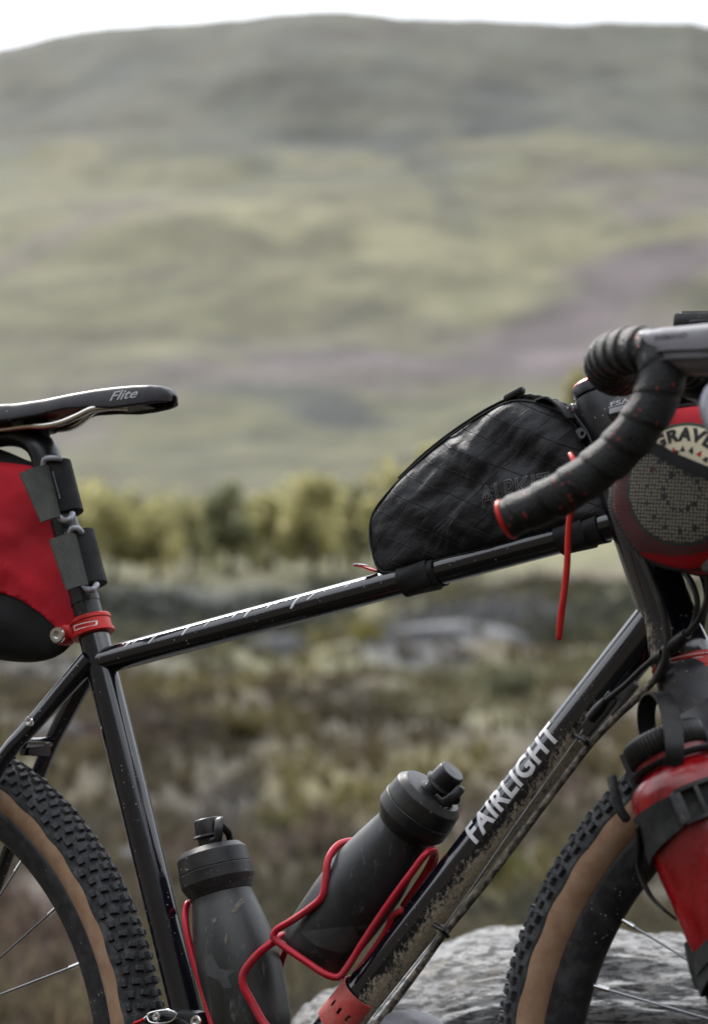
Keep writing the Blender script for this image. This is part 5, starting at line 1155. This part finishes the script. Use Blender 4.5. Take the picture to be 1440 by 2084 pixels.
rp_ = poly_decal('side_panel', pan, -85, bsb, MT['red_fabric'], sb, off=.0016, n=46, smoothit=True)
if rp_:
    m_ = rp_.modifiers.new('t', 'SOLIDIFY'); m_.thickness = .0016; m_.offset = 1
def plate(k, a, b, c, d, ring1, ring2, wrap):
    """one webbing patch + two rings + the wrap round the post"""
    A = [P(q[0], q[1], Y) for q, Y in zip((a, b, c, d), (-58, -16, -16, -58))]
    V = []; U = []; F = []; nu, nv = 16, 6; nrm_ = nrm(np.cross(A[1] - A[0], A[3] - A[0])); nrm_ = nrm_ if nrm_[1] < 0 else -nrm_
    for lay in (0, 1):
        for i in range(nu + 1):
            for j in range(nv + 1):
                s_, t_ = i / nu, j / nv; p = (A[0] * (1 - s_) + A[1] * s_) * (1 - t_) + (A[3] * (1 - s_) + A[2] * s_) * t_
                V.append(p + nrm_ * (.004 * math.sin(s_ * math.pi) - .0022 * lay)); U.append((s_ * .03, t_ * .05))
    q = nv + 1
    for i in range(nu):
        for j in range(nv):
            f = (i*q + j, (i+1)*q + j, (i+1)*q + j + 1, i*q + j + 1); F.append(f); F.append(tuple(k_ + (nu + 1) * q for k_ in f[::-1]))
    rim_ = [i*q for i in range(nu + 1)] + [nu*q + j for j in range(1, q)] + [i*q + nv for i in range(nu - 1, -1, -1)] + [j for j in range(nv - 1, 0, -1)]
    for i in range(len(rim_)): x_, y_ = rim_[i], rim_[(i + 1) % len(rim_)]; F.append((x_, x_ + (nu+1)*q, y_ + (nu+1)*q, y_))
    mk('webbing', V, F, MT['web'], sb, uv=U, sharp=50)
    for pts in (ring1, ring2): tube('ring', [P(*q) for q in pts], .0030, MT['lever'], sb, n=14, step=.002, roundcap=True)
    V_, F_, U_ = sweep([P(*q) for q in wrap], .0152, n=32, up=(1, 0, 0), step=.004); mk('post_wrap', V_, F_, MT['band'], sb, uv=U_)
plate(0, (42, 962), (100, 946), (126, 1054), (86, 1062), [(89, 948, -16), (91, 936, -17), (104, 932, -17), (122, 933, -12)], [(121, 1052, -17), (130, 1059, -17), (142, 1057, -16), (148, 1046, -10)], [(114, 945, 0), (140, 1046, 0)])
plate(1, (103, 1097), (155, 1085), (181, 1190), (138, 1200), [(143, 1085, -16), (147, 1076, -17), (158, 1075, -16), (166, 1083, -11)], [(171, 1192, -16), (180, 1200, -16), (191, 1199, -15), (197, 1190, -10)], [(161, 1086, 0), (188, 1192, 0)])
for i in range(13):
    q = P(108 + 14 * i / 12, 961 + 52 * i / 12, -18.5); V_, F_ = box_vf(q, (1, 0, -.3), (0, 1, 0), (.3, 0, 1), .0016, .0012, .0010, .0003); mk('stitch', V_, F_, MT['lever'], sb)

# handlebar bag (a roll carried across, its near end towards the camera)
hbg = thing('handlebar_bag', 'red and black roll bag under the bars with a cream gravel badge behind netting', 'bag', P(1390, 1140, -60))
HC = P(1392, 990, -108); Rg = .066
rr_f = lambda h, th: .0008 * np.sin(th * 9 + h * 40)
lathe('end_panel', HC, (0, 1, 0), [(.0, -.0125), (.020, -.012), (.038, -.0100), (.052, -.0065), (.0600, -.0015), (.0645, .004), (.0665, .011), (.0670, .03)], MT['red_fabric'], hbg, n=72, up=(1, 0, 0), rfun=rr_f, sharp=0)
lathe('bag_body', HC, (0, 1, 0), [(.0, .028), (.0668, .0285), (.0675, .034), (.0680, .12), (.0670, .20), (.063, .215), (.0, .222)], MT['band'], hbg, n=72, up=(1, 0, 0), rfun=rr_f, sharp=0)
bhb = bvh_of(*[c for c in hbg.children if c.name.startswith('end_panel')])
tube('end_piping', [HC + np.array([math.cos(a) * .0655, .006, math.sin(a) * .0655]) for a in np.linspace(0, 2 * math.pi, 60, endpoint=False)], .0016, MT['band'], hbg, n=8, step=.006, closed=True)
def hpoly(name, pts, mt, off, n=24, label=None):
    x0, x1 = min(p[0] for p in pts), max(p[0] for p in pts); z0, z1 = min(p[1] for p in pts), max(p[1] for p in pts)
    return decal(name, poly_bm(pts), (x0, HC[1], z0), (1, 0, 0), (0, 0, 1), x1 - x0, z1 - z0, (0, 1, 0), bhb, MT[mt], hbg, off=off, nx=n, ny=n, label=label)
BC = P(1388, 985, -118)                               # badge centre
def circ(r, a0=0, a1=360, n=60): return [(BC[0] + r * math.cos(rad(a)), BC[2] + r * math.sin(rad(a))) for a in np.linspace(a0, a1, n, endpoint=False)]
hpoly('badge_border', circ(.0490), 'green', .0006); hpoly('badge', circ(.0462), 'cream', .0009)
def arc_map(R, start):
    def f(a, b): t = start - a / R; rr = R + b; return (math.cos(t) * rr, math.sin(t) * rr)
    return f
bm = text2d('GRAVEL', bold=.055, space=1.15)
decal('badge_lettering', bm, (BC[0], HC[1], BC[2]), (1, 0, 0), (0, 0, 1), .054, .0112, (0, 1, 0), bhb, MT['ink'], hbg, off=.0012, nx=30, ny=3, arc=arc_map(.0338, rad(126)))
for a in range(150, 20, -16):
    t = rad(a); d_ = .0285; q = [(BC[0] + math.cos(t + .10) * (d_ - .003), BC[2] + math.sin(t + .10) * (d_ - .003)), (BC[0] + math.cos(t - .10) * (d_ - .003), BC[2] + math.sin(t - .10) * (d_ - .003)), (BC[0] + math.cos(t) * (d_ + .002), BC[2] + math.sin(t) * (d_ + .002))]
    hpoly('badge_print', q, 'ink' if a % 3 else 'red_anod', .0011, 3)
for i in range(30):
    a = i * 24; r = .015 + .016 * (i % 2); s_ = .0012 + .0016 * RNG.random(); cx, cz = BC[0] + r * math.cos(rad(a)), BC[2] + r * math.sin(rad(a)) - .006
    hpoly('badge_print', [(cx + s_ * math.cos(t) * (1 + .4 * math.sin(3 * t + i)), cz + s_ * math.sin(t)) for t in np.linspace(0, 6.28, 9)[:-1]], 'ink', .00115, 3)
# netting pocket over the lower part, with a bound top edge
bx0, bz0 = P(1236, 905, -118)[[0, 2]]; pk = []
LP = [(1228, 855), (1290, 884), (1333, 905), (1349, 911), (1379, 929), (1440, 954), (1500, 985)]
topl = [P(a, b, -118) for a, b in LP]; 
def clampc(x, z, R=.0650):
    d = np.array([x - HC[0], z - HC[2]]); l = np.linalg.norm(d); 
    if l > R: d = d / l * R
    return (HC[0] + d[0], HC[2] + d[1])
tl = [clampc(p[0], p[2]) for p in topl]
aL = math.atan2(tl[0][1] - HC[2], tl[0][0] - HC[0]); aR = math.atan2(tl[-1][1] - HC[2], tl[-1][0] - HC[0])
if aL < 0: aL += 2 * math.pi
net = tl + [(HC[0] + .0650 * math.cos(a), HC[2] + .0650 * math.sin(a)) for a in np.linspace(aR + 2 * math.pi if aR + 2*math.pi < aL + 2*math.pi else aR, aL, 40)[1:-1]] if False else tl + [(HC[0] + .0650 * math.cos(a), HC[2] + .0650 * math.sin(a)) for a in np.linspace(aR, aL - 2 * math.pi, 40)[1:-1]]
zc_ = P(1380, 1116, -118)[2]; net = [(x_, max(z_, zc_ - .004 * math.cos((x_ - HC[0]) * 60))) for x_, z_ in net]
nn_ = hpoly('net_pocket', net, 'net', .0040, 30)
if nn_:
    me = nn_.data; ul = me.uv_layers.new(name='UVMap'); vi = np.empty(len(me.loops), int); me.loops.foreach_get('vertex_index', vi); co = np.empty(len(me.vertices) * 3); me.vertices.foreach_get('co', co); co = co.reshape(-1, 3)
    ul.data.foreach_set('uv', co[vi][:, [0, 2]].ravel())
bandp = []
for x, z in [(p[0], p[2]) for p in topl]:
    bandp.append((x, z))
up_ = [clampc(x, z + .0015, .0655) for x, z in bandp]; dn_ = [clampc(x - .002, z - .0085, .0655) for x, z in bandp]
hpoly('pocket_binding', up_ + dn_[::-1], 'band', .0046, 24)
hp2 = [P(a, b, -118) for a, b in [(1236, 1000), (1246, 1045), (1268, 1090), (1300, 1120), (1330, 1132), (1322, 1142), (1290, 1130), (1256, 1098), (1235, 1050), (1226, 1000)]]
box('light_body', P(1452, 1135, -96), (1, 0, 0), (0, 1, 0), (0, 0, 1), .020, .022, .026, MT['dtgrey'], hbg, bev=.009)

# cycle computer
cc = thing('cycle_computer', 'small black cycle computer with a glass screen above the grey lever hood', 'computer', P(1440, 668, -40))
ccx = nrm(np.array([1, 0, -.12])); ccz = nrm(np.array([.12, 0, 1]))
V_, F_ = box_vf(P(1448, 663, -40), ccx, (0, 1, 0), ccz, .052, .046, .016, .005); mk('case', V_, F_, MT['plastic'], cc)
V_, F_ = box_vf(P(1448, 663, -40) + ccz * .0085, ccx, (0, 1, 0), ccz, .040, .036, .0015, .0005); mk('screen', V_, F_, MT['glass'], cc)
box('side_glass', P(1448, 661, -64.5), ccx, (0, 1, 0), ccz, .040, .0015, .009, MT['glass'], cc, bev=.0004)

# the light in this scene is twice what the colours above were mixed for: bring every surface down to its real albedo
LAND = ('moorland', 'foliage', 'bark', 'grey_rock')
for m in bpy.data.materials:
    ALB = 0.54 if m.name in LAND else 0.85
    bs = [n for n in m.node_tree.nodes if n.type == 'BSDF_PRINCIPLED'] if m.use_nodes else []
    for q in bs:
        if q.inputs['Metallic'].default_value > .9: continue
        s = q.inputs['Base Color']; h = m.node_tree.nodes.new('ShaderNodeHueSaturation'); h.inputs['Value'].default_value = ALB
        if s.is_linked:
            src = s.links[0].from_socket; tg = [l.to_socket for l in src.links if l.to_socket == s or l.to_node.type == 'BSDF_TRANSLUCENT']
            m.node_tree.links.new(src, h.inputs['Color'])
            for t_ in tg: m.node_tree.links.new(h.outputs[0], t_)
        else:
            h.inputs['Color'].default_value = s.default_value; m.node_tree.links.new(h.outputs[0], s)
